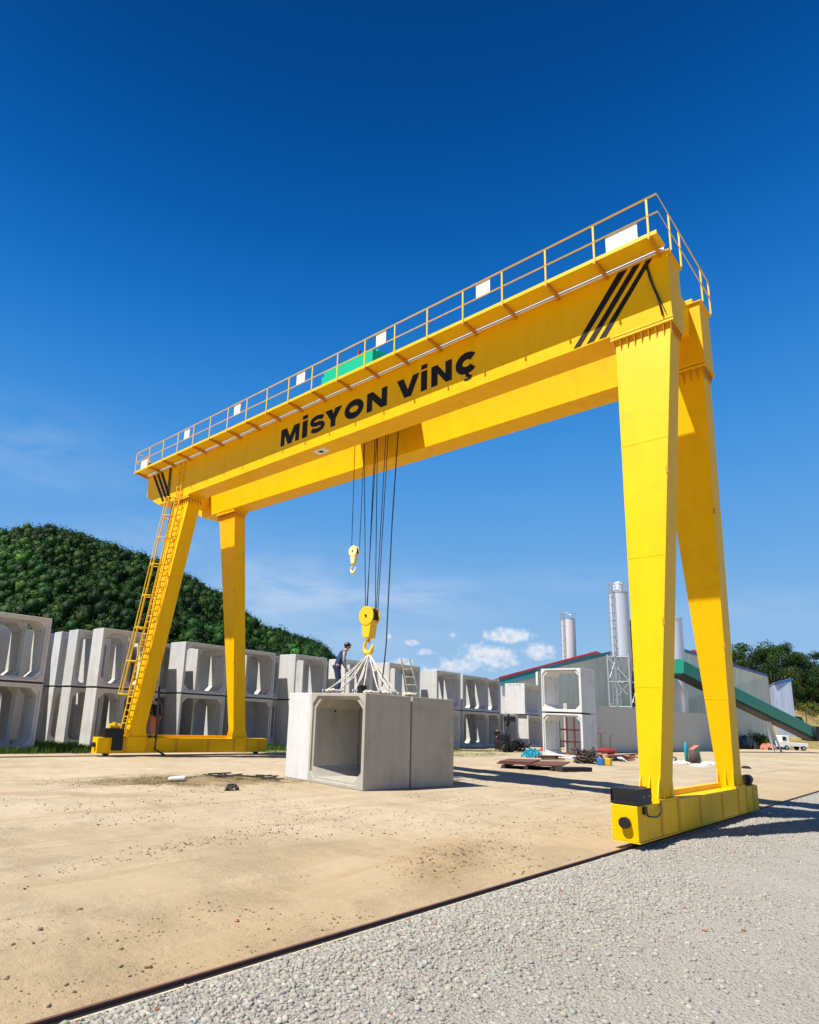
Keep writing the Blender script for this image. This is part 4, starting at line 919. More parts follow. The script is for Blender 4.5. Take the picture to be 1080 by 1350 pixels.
    if len(cols) > 3:   # pale sleeve stripe
        for sd_ in 'lr':
            f = MB(); a, b, c = Vector(p['sh'+sd_]), Vector(p['el'+sd_]), Vector(p['wr'+sd_]); o_ = Vector((0, .05 if sd_ == 'l' else -.05, .0))
            f.tube([a+o_+Vector((0, 0, .03)), b+o_*.9, b.lerp(c, .8)+o_*.55], [.045, .034, .026], 8); mk(f, 'sleeve_stripe', cols[3], t)
    return t
def mk(mb, name, m, parent):
    me = bpy.data.meshes.new(name); me.from_pydata(mb.v, [], mb.f); me.update(); me.polygons.foreach_set('use_smooth', [True]*len(me.polygons)); me.materials.append(m)
    o = bpy.data.objects.new(name, me); COL.objects.link(o); o.parent = parent; return o
stoop = dict(pelvis=(0, 0, .95), waist=(.04, 0, 1.10), chest=(.14, 0, 1.30), neckb=(.22, 0, 1.44), neck=(.27, 0, 1.50), head=(.33, 0, 1.55),
             shl=(.19, .18, 1.40), ell=(.22, .25, 1.12), wrl=(.34, .20, .90), shr=(.19, -.18, 1.40), elr=(.17, -.25, 1.12), wrr=(.26, -.20, .87),
             hpl=(0, .10, .90), knl=(.06, .12, .50), anl=(-.02, .12, .09), hpr=(0, -.10, .90), knr=(.07, -.13, .50), anr=(.06, -.15, .09))
stand = dict(pelvis=(0, 0, .96), waist=(.0, 0, 1.12), chest=(.02, 0, 1.33), neckb=(.02, 0, 1.47), neck=(.03, 0, 1.54), head=(.05, 0, 1.60),
             shl=(0, .19, 1.43), ell=(-.02, .26, 1.16), wrl=(.10, .25, .94), shr=(0, -.19, 1.43), elr=(-.02, -.26, 1.15), wrr=(.16, -.20, .98),
             hpl=(0, .10, .92), knl=(.03, .12, .50), anl=(-.02, .13, .09), hpr=(0, -.10, .92), knr=(.05, -.12, .50), anr=(.03, -.14, .09))
wp = at(443, 913, y=11.9)
person((wp.x, 11.9, 3.0), R(-38), stoop, (M['navy'], M['darkblue'], M['shoe'], M['greycloth']), 'worker in navy jacket and black cap stooping on top of the culverts', s=1.13)
g_ = at(201, 972, y=22.98)
person((g_.x, 22.98, .822), R(-100), stand, (M['blackcloth'], M['orangecloth'], M['blackcloth'], M['greycloth']), 'person in black jacket and orange trousers standing on the far end carriage', helmet=False, s=1.03)
g_ = at(656, 992, y=25.2)
person((g_.x, 25.2, 0), R(-120), stand, (M['blackcloth'], M['blackcloth'], M['blackcloth']), 'person in black clothes before the lower culverts right of the load', helmet=False, s=1.0)

# ------------------------------------------------------------------ plant buildings on the right
def wall_poly(name, pts, thick, m, parent):   # planar polygon of 3D points, thickened away from the camera
    n = (Vector(pts[1])-Vector(pts[0])).cross(Vector(pts[2])-Vector(pts[0])).normalized()
    if n.dot(Vector(pts[0])-CAMP) < 0: n = -n
    b = MB(); b.prism(pts, (0, 0, 0), n*thick); return b.build(name, m, parent)
# concrete boundary wall
t = empty('concrete_wall', (43.8, 19.0, 0), 'long plain grey concrete wall behind the near crane legs', 'wall')
wa, wb_ = Vector((38.5, 18.95, 0)), Vector((84, 18.1, 0))
m = MB(); m.prism([(wa.x, wa.y, -.1), (wb_.x, wb_.y, -.1), (wb_.x, wb_.y, 4.45), (wa.x, wa.y, 4.05)], (0, 0, 0), (0, .3, 0)); m.build('wall_panel', M['wallconc'], t)
m = MB()
for k in range(12):
    x = 41+k*3.6; f = (x-wa.x)/(wb_.x-wa.x); y = wa.y+(wb_.y-wa.y)*f; m.box(x, x+.06, y-.012, y-.001, 0, 4.0+.38*f)
m.each('panel_joint', M['wallconc'], t)
m = MB(); m.box(44.5, 84, 18.0-.0, 18.09-.0, .05, .45); 
# corrugated gable hall, front plane through two surveyed verticals
hall = empty('corrugated_hall', (62, 27, 0), 'large pale corrugated hall with gable roof behind the concrete wall', 'building')
def hp(u, v, D0=66., D1=108.):   # depth runs along the facade from u=700 to u=1011
    f = (u-700)/311.; q = 1/(1/D0+(1/D1-1/D0)*f); return at(u, v, D=q)
gl0 = hp(709, 886); gl = hp(738, 879); apx = hp(866, 849); gre = hp(1011, 892.5)
def gz(p, z): return Vector((p.x, p.y, z))
front = [gz(gl0, -.2), gz(gre, -.2), gre, apx, gl0]
nrm = (front[1]-front[0]).cross(Vector((0, 0, 1))).normalized()
if nrm.dot(front[0]-CAMP) < 0: nrm = -nrm
nrm = ray(706, 900); nrm.z = 0; nrm.normalize(); DEEP = 16.
wall_poly('front_wall', front, .25, M['corr'], hall)
# ribs of the cladding
m = MB(); L0, L1 = front[0], front[1]; ln = (L1-L0).length; dr = (L1-L0).normalized()
def roof_z(s_):
    # height of the gable line at distance s_ along the wall
    sa = (gz(apx, 0)-gz(L0, 0)).length
    return gl0.z+(apx.z-gl0.z)*s_/sa if s_ < sa else apx.z+(gre.z-apx.z)*(s_-sa)/(ln-sa)
s_ = .3
while s_ < ln-.3:
    c = gz(L0, 0)+dr*s_; z1 = roof_z(s_)-.12; m.prism([c-nrm*.07+dr*-.035, c-nrm*.07+dr*.035, c-nrm*.002+dr*.09, c-nrm*.002-dr*.09], (0, 0, 0), (0, 0, z1)); s_ += .46
m.build('cladding_rib', M['corr'], hall)
m = MB()
for a, b in ((gl0, apx), (apx, gre)):
    q = [a, b, b+Vector((0, 0, .35)), a+Vector((0, 0, .35))]; m.prism([x-nrm*.35 for x in q], (0, 0, 0), nrm*DEEP)
m.build('roof', M['roofgrey'], hall)
m = MB()
for a, b in ((gl0, apx),):
    m.prism([a-nrm*.45, b-nrm*.45, b-nrm*.45+Vector((0, 0, .38)), a-nrm*.45+Vector((0, 0, .38))], (0, 0, 0), nrm*.09)
m.build('teal_verge', M['tealtrim'], hall)
m = MB(); m.prism([apx-nrm*.45, gre-nrm*.45, gre-nrm*.45+Vector((0, 0, .38)), apx-nrm*.45+Vector((0, 0, .38))], (0, 0, 0), nrm*.09); m.build('blue_verge', M['bluetrim'], hall)
sw = [gz(gre, -.2), gz(gre, -.2)+nrm*DEEP, gz(gre+nrm*DEEP, gre.z), gre]; wall_poly('side_wall', sw, .2, M['corr'], hall)
sw = [gz(gl0, -.2)+nrm*.26, gz(gl0, -.2)+nrm*DEEP, gz(gl0+nrm*DEEP, gl0.z), gl0+nrm*.26]; wall_poly('side_wall', sw, .2, M['corr'], hall)
# dark opening band & pipe low on the right
m = MB()
p0, p1 = hp(968, 955), hp(1009, 955); m.tube([p0-nrm*.5, p1-nrm*.5], .22, 8); m.build('service_pipe', M['blackm'], hall)
# red roofed shed behind to the left
D = 92
shed = empty('red_roofed_shed', (72, 40, 0), 'white walled shed with red and teal roof edge left of the corrugated hall', 'building')
a, b, c = at(657, 896, D=D), at(786, 861.5, D=D), at(800, 866, D=D)
drs = gz(b-a, 0).normalized(); ns = drs.cross(Vector((0, 0, 1)));
if ns.dot(a-CAMP) < 0: ns = -ns
wall_poly('front_wall', [gz(a, -.2), gz(c, -.2), c, b, a], .25, M['whitewall'], shed)
m = MB()
for p_, q_ in ((a, b), (b, c)):
    m.prism([p_-ns*.5+Vector((0, 0, .02)), q_-ns*.5+Vector((0, 0, .02)), q_-ns*.5+Vector((0, 0, .22)), p_-ns*.5+Vector((0, 0, .22))], (0, 0, 0), ns*14)
m.build('roof', M['roofred'], shed)
m = MB(); m.prism([a-ns*.42+Vector((0, 0, -.02)), b-ns*.42+Vector((0, 0, -.02)), b-ns*.42+Vector((0, 0, -1.0)), a-ns*.42+Vector((0, 0, -1.0))], (0, 0, 0), ns*.1); m.build('teal_band', M['tealtrim'], shed)
m = MB(); m.prism([a-ns*.55+Vector((0, 0, .05)), b-ns*.55+Vector((0, 0, .05)), b-ns*.55+Vector((0, 0, .34)), a-ns*.55+Vector((0, 0, .34))], (0, 0, 0), ns*.04); m.build('red_verge', M['redtrim'], shed)
# small red roofed building glimpsed between the near legs
D = 118; t = empty('red_edged_roof_building', at(910, 990, D=D), 'grey roofed building with red edges glimpsed between the near crane legs', 'building')
a, b, c = at(893, 868, D=D), at(913, 861, D=D), at(934, 872, D=D)
m = MB(); m.prism([gz(a, 0), gz(c, 0), c, b, a], (0, 0, 0), (5, 8, 0)); m.build('wall', M['roofgrey'], t)
m = MB()
for p_, q_ in ((a, b), (b, c)): m.prism([p_+Vector((-.3, -.4, .02)), q_+Vector((-.3, -.4, .02)), q_+Vector((-.3, -.4, .6)), p_+Vector((-.3, -.4, .6))], (0, 0, 0), (.3, .4, 0))
m.build('red_verge', M['redtrim'], t)
# blue edged annex right of the hall
D = 122; t = empty('blue_edged_annex', at(1028, 985, D=D), 'blue grey corrugated annex with blue roof edge at the right end of the hall', 'building')
a, b = at(1019.5, 903, D=D), at(1043, 897, D=D); e = at(1010, 902, D=D+14)
m = MB(); m.prism([gz(a, -.2), gz(b, -.2), b, a], (0, 0, 0), (gz(e-a, 0)).normalized()*9); m.build('wall', M['corrblue'], t)
m = MB(); m.prism([a+Vector((-.2, -.3, .0)), b+Vector((.3, -.3, .0)), b+Vector((.3, -.3, .45)), a+Vector((-.2, -.3, .45))], (0, 0, 0), gz(e-a, 0).normalized()*.5); m.build('blue_verge', M['bluetrim'], t)
m = MB(); m.prism([a+Vector((0, 0, .25)), b+Vector((0, 0, .25)), b+Vector((0, 0, .4)), a+Vector((0, 0, .4))], (0, 0, 0), gz(e-a, 0).normalized()*9); m.build('roof', M['roofgrey'], t)

# silos
def silo(uL, uR, vT, D, mt, label, cap=None, frame=None, lad_off=0.):
    a, b = at(uL, vT, D=D), at(uR, vT, D=D); c = (a+b)/2; r = (b-a).length/2; z1 = c.z; z0 = 0. if frame is None else frame
    t = empty('silo', (c.x, c.y, 0), label, 'silo')
    m = MB(); m.tube([(c.x, c.y, z0), (c.x, c.y, z1)], r, 32)
    if frame is not None: m.tube([(c.x, c.y, z0-1.8), (c.x, c.y, z0-.001)], [r*.25, r*.98], 24)
    m.build('shell', mt, t, smooth=False).data.polygons.foreach_set('use_smooth', [True]*1) if False else m.build('shell', mt, t)
    m = MB(); m.tube([(c.x, c.y, z1+.001), (c.x, c.y, z1+.12)], r*1.03, 32); m.build('top_rim', M['steel'], t)
    if cap: m = MB(); m.tube([(c.x, c.y, z1+.121), (c.x, c.y, z1+cap)], r*.55, 24); m.tube([(c.x, c.y, z1+cap+.001), (c.x, c.y, z1+cap+.3)], [r*.58, r*.15], 24); m.build('filter_cap', M['silo_white'], t)
    rt = _R0
    L_ = c-rt*(r*.9)-Vector((r*.5, r*.5, 0)); m = MB()
    for k in (-.22, .22): m.tube([(L_.x+rt.x*k, L_.y+rt.y*k, 1), (L_.x+rt.x*k, L_.y+rt.y*k, z1+1.2)], .045, 6)
    z = 1.2
    while z < z1+1: m.tube([(L_.x-rt.x*.22, L_.y-rt.y*.22, z), (L_.x+rt.x*.22, L_.y+rt.y*.22, z)], .03, 5); z += .42
    ld = m.build('ladder', M['steel'], t)
    m = MB(); z = 3.
    L2 = L_-rt*.42
    for k in (-.18, .18): m.tube([(L2.x+rt.x*k, L2.y+rt.y*k, 3), (L2.x+rt.x*k, L2.y+rt.y*k, z1+1.4)], .035, 6)
    while z < z1+1.4: m.tube([(L2.x-rt.x*.3, L2.y-rt.y*.3, z), (L_.x, L_.y, z)], .03, 5); z += .9
    m.build('cage', M['steel'], ld)
    m = MB()
    for i in range(12):
        an = i*math.pi/6; m.tube([(c.x+r*math.cos(an), c.y+r*math.sin(an), z1+.1), (c.x+r*math.cos(an), c.y+r*math.sin(an), z1+1.1)], .03, 5)
    m.tube([(c.x+r*math.cos(i*math.pi/12), c.y+r*math.sin(i*math.pi/12), z1+1.1) for i in range(25)], .03, 5); m.build('guard_rail', M['steel'], t)
    if frame is not None:
        m = MB(); q = r*1.15; cs = [(c.x+dx*q, c.y+dy*q) for dx, dy in ((-1, -1), (1, -1), (1, 1), (-1, 1))]
        for x, y in cs: m.box(x-.08, x+.08, y-.08, y+.08, 0, z0+.2)
        for i in range(4):
            (x0, y0), (x1, y1) = cs[i], cs[(i+1) % 4]
            for zz in (z0*.45, z0*.72, z0-.1): m.tube([(x0, y0, zz), (x1, y1, zz)], .055, 6)
            m.tube([(x0, y0, z0*.45), (x1, y1, z0*.72)], .045, 6); m.tube([(x1, y1, z0*.72), (x0, y0, z0-.1)], .045, 6)
        m.build('support_frame', M['steel'], t)
    return t
silo(740.5, 758, 817, 112, M['silo_pink'], 'pinkish white cement silo behind the red roof edge, shorter of the two free standing ones', cap=None)
silo(804, 827, 783, 72, M['silo_grey'], 'tall white cement silo on a lattice frame beside the near front crane leg', cap=1.1, frame=at(815, 868, D=72).z)
D = 84; a, b = at(861, 818, D=D), at(897, 818, D=D); c = (a+b)/2; t = empty('storage_tower', (c.x, c.y, 0), 'wide pale storage tower mostly hidden by the near front crane leg', 'tower')
m = MB(); m.tube([(c.x, c.y, 0), (c.x, c.y, c.z)], (b-a).length/2, 32); m.tube([(c.x, c.y, c.z+.001), (c.x, c.y, c.z+.25)], (b-a).length/2*1.02, 32); m.build('shell', M['silo_white'], t)
a, b = at(827.5, 818, D=D-4), at(858, 818, D=D-4); t = empty('dark_tower', gz((a+b)/2, 0), 'narrow dark clad tower directly left of the near front crane leg', 'tower')
m = MB(); m.prism([gz(a, 0), gz(b, 0), b, a], (0, 0, 0), (2.2, 2.2, 0)); m.build('cladding', M['darkclad'], t)
m = MB(); m.prism([a+Vector((-.15, -.15, .002)), b+Vector((.1, -.15, .002)), b+Vector((.1, -.15, .25)), a+Vector((-.15, -.15, .25))], (0, 0, 0), (2.5, 2.5, 0)); m.build('roof', M['roofgrey'], t)

# green conveyor
t = empty('belt_conveyor', at(1000, 985, D=88), 'long dark green covered belt conveyor sloping down to the right', 'conveyor')
ca, cb = at(893, 881, D=74), at(1069, 968, D=92)
ax = (cb-ca).normalized(); sdv = ax.cross(Vector((0, 0, 1))).normalized(); upv = sdv.cross(ax)
if upv.z < 0: upv = -upv
def profile(c, w_, h0, h1): return [c-sdv*w_+upv*h0, c+sdv*w_+upv*h0, c+sdv*w_+upv*(h1*.75), c+sdv*w_*.55+upv*h1, c-sdv*w_*.55+upv*h1, c-sdv*w_+upv*(h1*.75)]
m = MB(); pr = profile(ca, .75, -.6, 1.1); m.prism(pr, (0, 0, 0), ax*(cb-ca).length); m.build('cover', M['conveyor'], t)
m = MB(); m.prism([ca-sdv*.75+upv*-.9, ca+sdv*.6+upv*-.9, ca+sdv*.6+upv*-.602, ca-sdv*.75+upv*-.602], (0, 0, 0), ax*((cb-ca).length+.6)); m.build('belt_frame', M['blackm'], t)
m = MB(); m.tube([cb-ax*.1-sdv*1.0+upv*.1, cb-ax*.1+sdv*1.0+upv*.1], 1.05, 20); m.build('tail_drum', M['tyre'], t)
for u, v0, u2 in ((1010, 948, 1020), (1014, 950, 1030)):
    p_ = at(u, v0, D=86); q_ = at(u2, 986, D=86); q_.z = 0; m = MB(); m.tube([p_, q_], .13, 8); m.build('support_strut', M['silo_white'], t)
# small white truck by the conveyor foot
t = empty('small_truck', at(1038, 987, D=100), 'small white flatbed truck parked under the conveyor', 'truck')
o_ = at(1030, 986, D=100); o_.z = 0; fx = _R0; fy = _R0.cross(Vector((0, 0, 1))) * -1
def tb(m, a0, a1, b0, b1, z0, z1): m.hexa([o_+fx*a+fy*b+Vector((0, 0, z)) for z in (z0, z1) for a, b in ((a0, b0), (a1, b0), (a1, b1), (a0, b1))])
m = MB(); tb(m, -.1, 1.6, 0, 1.7, .4, 1.3); tb(m, .35, 1.55, .05, 1.65, 1.301, 2.2); m.build('cab', M['whitewall'], t, bevel=.08)
m = MB(); tb(m, .40, .95, -.01, .045, 1.45, 2.0); m.build('side_window', M['blackm'], t)
m = MB(); tb(m, 1.65, 4.4, 0, 1.7, .6, 1.15); m.build('flat_bed', M['whitewall'], t, bevel=.03)
for a in (.9, 3.6):
    m = MB(); c = o_+fx*a+Vector((0, 0, .36)); m.tube([c-fy*.02, c+fy*.22], .36, 18); w1 = m.build('wheel', M['tyre'], t); m = MB(); m.tube([c-fy*.04, c-fy*.021], .18, 14); m.build('rim', M['steel'], w1)
    m = MB(); c = c+fy*1.5; m.tube([c-fy*.02, c+fy*.22], .36, 18); m.each('wheel', M['tyre'], t)

# ------------------------------------------------------------------ clutter
def gp(u, v): q = at(u, v, z=0); q.z = float(ground_h(np.array([q.x]), np.array([q.y]))[0]); return q
def crumple(name, c, rx, ry, h, m, seed=0, n=22, jag=.6, **tg):
    rg = np.random.default_rng(seed); xs = np.linspace(-1, 1, n); X_, Y_ = np.meshgrid(xs, xs); rr = np.hypot(X_, Y_)
    Zz = np.clip(1-rr**2, 0, 1)**.6*h*(1-jag+jag*2*rg.random((n, n)))-.02*(rr > 1)
    V = np.stack([c[0]+(X_+rg.normal(0, .03, X_.shape))*rx, c[1]+(Y_+rg.normal(0, .03, X_.shape))*ry, c[2]+Zz], -1).reshape(-1, 3)
    F = [(j*n+i, j*n+i+1, (j+1)*n+i+1, (j+1)*n+i) for j in range(n-1) for i in range(n-1) if rr[j, i] < 1.02 and rr[j+1, i+1] < 1.05]
    b = MB(); b.v = [tuple(v) for v in V]; b.f = F; return b.build(name, m, loc=tuple(c), **tg)
crumple('tarpaulin', gp(702, 998), 1.1, .6, .42, M['cyan'], 1, label='crumpled cyan tarpaulin on the ground before the see-through stack', cat='tarpaulin')
def bars(name, c, n, ln, spread, h, r, m, seed, label, cat, flat=.25):
    rg = random.Random(seed); b = MB()
    for i in range(n):
        an = rg.uniform(0, math.pi); tl = rg.uniform(-flat, flat); l = ln*rg.uniform(.4, 1); p_ = Vector((c[0]+rg.gauss(0, spread), c[1]+rg.gauss(0, spread*.6), c[2]+rg.uniform(.03, h))); d = Vector((math.cos(an), math.sin(an), tl))*l/2
        mid = p_+Vector((rg.gauss(0, .08), rg.gauss(0, .08), rg.gauss(0, .08)))*ln
        q0, q1 = p_-d, p_+d; q0.z = max(q0.z, c[2]+r); q1.z = max(q1.z, c[2]+r); mid.z = max(mid.z, c[2]+r); b.tube([q0, mid, q1], r*rg.uniform(.6, 1.4), 6)
    return b.build(name, m, loc=tuple(c), label=label, cat=cat)
bars('scrap_heap', gp(772, 1006), 110, 1.2, .45, .75, .04, M['junk'], 3, 'dark tangled scrap heap at the right foot of the see-through stack', 'scrap', .7)
bars('scrap_heap', gp(676, 990), 70, 1.3, .8, .8, .06, M['blackm'], 4, 'black heap of machine scrap before the lower culverts', 'scrap', .4)
# black machine standing in front of lower culvert
c = gp(676, 992); t = empty('compactor_machine', c, 'black yard machine with raised handle in front of the lower culverts', 'machine')
m = MB(); m.box(c.x-.9, c.x+.3, c.y+.2, c.y+1.1, .25, .85); m.box(c.x-.6, c.x+.2, c.y+.3, c.y+1.0, .851, 1.35); m.build('engine', M['blackm'], t, bevel=.05)
m = MB(); m.tube([(c.x-.2, c.y+.6, 1.3), (c.x+.5, c.y+.5, 2.5), (c.x+.1, c.y+.4, 2.9)], .09, 8); m.box(c.x-.1, c.x+.9, c.y+.2, c.y+.7, 2.35, 2.75); m.build('boom', M['blackm'], t, bevel=.02)
m = MB(); m.tube([(c.x+.2, c.y+.1, .35), (c.x+.2, c.y+.35, .35)], .35, 18); m.tube([(c.x-.8, c.y+.1, .3), (c.x-.8, c.y+.3, .3)], .3, 18); m.each('wheel', M['tyre'], t)
# rusty formwork grid behind the see-through stack
c = Vector((38.2, 17.6, 0)); t = empty('formwork_frame', c, 'rusty brown formwork grid seen through the lower culvert of the see-through stack', 'formwork')
fa, fb = at(728, 985, D=49), at(778, 985, D=49)
dd = gz(fb-fa, 0); m = MB()
for k in range(6): p_ = gz(fa, 0)+dd*(k/5); m.box(p_.x-.06, p_.x+.06, p_.y-.06, p_.y+.06, 0, 3.1)
for zz in (.15, 1.05, 1.95, 3.0): m.tube([gz(fa, zz), gz(fb, zz)], .07, 6)
m.build('grid_bar', M['rust'], t)
m = MB(); m.prism([gz(fa, .0)+Vector((.3, .3, 0)), gz(fb, .0)+Vector((.3, .3, 0)), gz(fb, 2.9)+Vector((.3, .3, 0)), gz(fa, 2.9)+Vector((.3, .3, 0))], (0, 0, 0), (.08, .08, 0)); pass
crumple('red_sheet', at(722, 990, D=46.5)*1, .8, .5, .25, M['redtank'], 5, label='bit of red sheeting on the floor of the lower see-through culvert', cat='sheet')
# steel plates on timber, in front of the load
c = gp(700, 1014); t = empty('steel_plate', c, 'rusty brown steel plate stack lying on the sand right of the load', 'plates')
e0, e1, e2, e3 = gp(655, 1013), gp(740, 1017), gp(752, 1011), gp(668, 1009)
m = MB(); m.prism([gz(e, .22) for e in (e0, e1, e2, e3)], (0, 0, 0), (0, 0, .06)); m.prism([gz(e, .29)+Vector((.4, .1, 0)) for e in (e0, (e0+e1)/2, (e2+e3)/2, e3)], (0, 0, 0), (0, 0, .05)); m.build('plate', M['rust'], t)
m = MB()
for f in (.1, .45, .85): a_, b_ = e0.lerp(e1, f), e3.lerp(e2, f); m.tube([gz(a_, .11), gz(b_, .11)], .1, 6)
m.each('bearer', M['timber'], t)
m = MB(); p_ = gp(742, 1017); m.obox((p_.x+.6, p_.y-.3, .12), (.96, -.27, 0), (.27, .96, 0), (0, 0, 1), 1.1, .25, .1); m.build('timber_baulk', M['timber'], loc=(p_.x, p_.y, 0), label='dark timber baulk beside the rusty plate stack', cat='timber')
# red tank behind
a, b = at(783, 989, D=52), at(811, 990.5, D=52); t = empty('red_gas_tank', gz((a+b)/2, 0), 'long red cylindrical tank lying before the concrete wall', 'tank')
m = MB(); d = (b-a).normalized(); m.tube([a-d*.12, a, b, b+d*.15], [.08, .18, .18, .08], 20); m.build('vessel', M['redtank'], t, smooth=True)
m = MB()
for f in (.2, .8): p_ = a.lerp(b, f); m.box(p_.x-.10, p_.x+.12, p_.y-.25, p_.y+.25, 0, p_.z-.14)
m.each('saddle', M['blackm'], t)
m = MB()
for k, (u, h_) in enumerate(((787, 9), (793, 10), (805, 7))):
    p_ = at(u, 985, D=52.5); m.tube([gz(p_, .2), gz(p_, 1.1+h_*.06), gz(p_, 1.1+h_*.06)+Vector((.25, -.25, .18))], .04, 6)
m.each('valve_pipe', M['rust'], t)
# boards, canisters
for k, (u, v, l, an, mt_, lb) in enumerate(((792, 998, 1.6, .3, 'terracotta', 'faded red board lying nearest the scrap heap'), (808, 1000, 2.0, -.2, 'terracotta', 'faded red board in the middle of the litter'), (826, 1003, 1.7, -.5, 'terracotta', 'faded red board lying nearest the crane leg'), (835, 999, 1.8, .1, 'rust', 'rusty board half behind the front crane leg'),
                                            (815, 1003, 1.5, .5, 'foam', 'pale board among the red ones'), (725, 1002, 1.5, -.4, 'rust', 'rusty flat bar right of the cyan tarpaulin'), (745, 1000, 1.2, .2, 'terracotta', 'short reddish board before the see-through stack'))):
    p_ = gp(u, v); m = MB()
    for j in range(3): a_ = an+random.uniform(-.25, .25); m.obox((p_.x+random.uniform(-.3, .3), p_.y+random.uniform(-.2, .2), .08+j*.085), (math.cos(a_), math.sin(a_), .03), (-math.sin(a_), math.cos(a_), 0), (0, 0, 1), l/2, .16, .035)
    m.build('loose_boards', M[mt_], loc=(p_.x, p_.y, 0), label=lb, cat='boards', group='boards littering the yard')
def canister(u, v, mt_, lab):
    p_ = gp(u, v); t = empty('canister', p_, lab, 'canister'); m = MB(); m.box(p_.x-.16, p_.x+.16, p_.y-.2, p_.y+.2, p_.z, p_.z+.42); m.build('body', M[mt_], t, bevel=.05)
    m = MB(); m.tube([(p_.x, p_.y-.08, p_.z+.42), (p_.x, p_.y-.08, p_.z+.5)], .05, 10); m.build('cap', M['blackm'], t)
    m = MB(); m.tube([(p_.x, p_.y-.02, p_.z+.42), (p_.x, p_.y+.0, p_.z+.48), (p_.x, p_.y+.14, p_.z+.48), (p_.x, p_.y+.15, p_.z+.42)], .022, 6); m.build('handle', M[mt_], t)
canister(792.5, 1009, 'bluecan', 'bright blue canister on the sand before the scrap heap'); canister(802, 1009, 'yellowcan', 'yellow canister standing right of the blue one')
# stump with cyan cloth, foam sheets
p_ = gp(916, 1006); t = empty('rusty_drum', p_, 'battered brown and green drum standing between the near crane legs', 'drum')
m = MB(); m.tube([(p_.x, p_.y, 0), (p_.x-.05, p_.y, .5), (p_.x-.1, p_.y+.05, .95)], [.42, .36, .3], 12); m.build('shell', M['junk'], t, smooth=True)
m = MB(); m.tube([(p_.x+.15, p_.y-.2, .0), (p_.x+.05, p_.y-.2, .9)], [.26, .16], 8); m.build('green_side', M['conveyor'], t)
m = MB(); m.obox((p_.x+.15, p_.y, 1.05), (.9, -.2, .35), (.2, .9, 0), (0, 0, 1), .42, .2, .06); m.build('reddish_lid', M['terracotta'], t)
q_ = p_+Vector((.1, .55, 0)); m = MB(); m.tube([(q_.x, q_.y, .0), (q_.x, q_.y, .9), (q_.x, q_.y, 1.3), (q_.x, q_.y, 1.45)], [.08, .14, .10, .04], 10); m.build('cyan_cover', M['cyan'], loc=tuple(q_), smooth=True, label='cyan cloth hung on a post behind the battered drum', cat='cloth')
for u, v, rx, lb in ((897, 1006, 1.5, 'white foam sheet left of the battered drum'), (936, 1007, 1.3, 'white foam sheet right of the battered drum'), (922, 1010, .9, 'small white foam sheet in front of the battered drum')):
    crumple('foam_sheet', gp(u, v), rx, .55, .12, M['foam'], int(u), label=lb, cat='foam sheet', group='white foam sheets', jag=.5)
m = MB(); p_ = gp(984, 1013); crumple('dark_rag', p_, .5, .3, .12, M['blackcloth'], 3, label='flat dark rag on the sand right of the near rear crane leg', cat='rag')
m = MB(); p_ = gp(886, 1005); m.tube([(p_.x+.3*math.cos(a), p_.y+.3*math.sin(a), .05+.35*abs(math.sin(a/2))) for a in [i*.35 for i in range(18)]], .05, 6); m.build('hose_coil', M['blackm'], loc=tuple(p_), smooth=True, label='dark hose coil right of the near front crane leg', cat='hose')
# low clutter along the far right: dark bank, shrubs placed later
for u, v, h_, w_, mt_, lb in ((985, 986, 1.7, 5.0, 'darkclad', 'low dark grey bin behind the near rear crane leg'), (1013, 988, .9, 1.1, 'terracotta', 'reddish rubble heap left of the conveyor strut')):
    p_ = gz(at(u, v, D=96), 0); crumple('yard_bin' if h_ > 1 else 'rubble_heap', p_, w_, 1.2, h_, M[mt_], int(u), n=16, jag=.25, label=lb, cat='bin' if h_ > 1 else 'rubble')
# scrap bars and litter in the weeds, left middle
p_ = gp(308, 1029); m = MB(); rg = random.Random(2)
t = empty('rebar_bundle', p_, 'bundle of short dark steel bars lying in the weeds before the load', 'steel bars')
for i in range(16):
    x0 = p_.x+rg.uniform(-.9, .9); y0 = p_.y-.6*(x0-p_.x)+rg.uniform(-.3, .4); l = rg.uniform(.35, 1.0); an = R(-35)+rg.uniform(-1.0, 1.0); m.tube([(x0, y0, p_.z+.05+rg.random()*.09), (x0+l*math.cos(an), y0+l*math.sin(an), p_.z+.06+rg.random()*.12)], rg.uniform(.012, .026), 6)
m.each('bar', M['timber'], t)
p_ = gp(306, 1041); crumple('dark_rock', p_, .24, .18, .17, M['timber'], 8, n=14, jag=.3, label='dark lump of rock in the weeds before the steel bars', cat='rock')
p_ = gp(233, 1030); m = MB(); m.obox((p_.x, p_.y, p_.z+.07), (.75, -.6, .1), (.6, .75, 0), (0, 0, 1), .28, .12, .06); m.build('white_box', M['foam'], loc=tuple(p_), bevel=.04, label='small white plastic box lying in the weeds on the left', cat='box')
# cable drooping from the far carriage to the ground
m = MB(); a = at(210, 905, y=22.45); b = at(206, 972, y=22.45); c_ = at(204, 988, y=22.45); m.tube([a, b, c_, gz(c_, .05)+Vector((.5, -.1, 0))], .045, 6); m.build('hanging_cable', M['rope'], crane, smooth=True)
# timber packers under load
for a, b in ((.1, 1.4), (2.3, .2), (4.1, .4)):
    c = P0+ux*a+uy*b
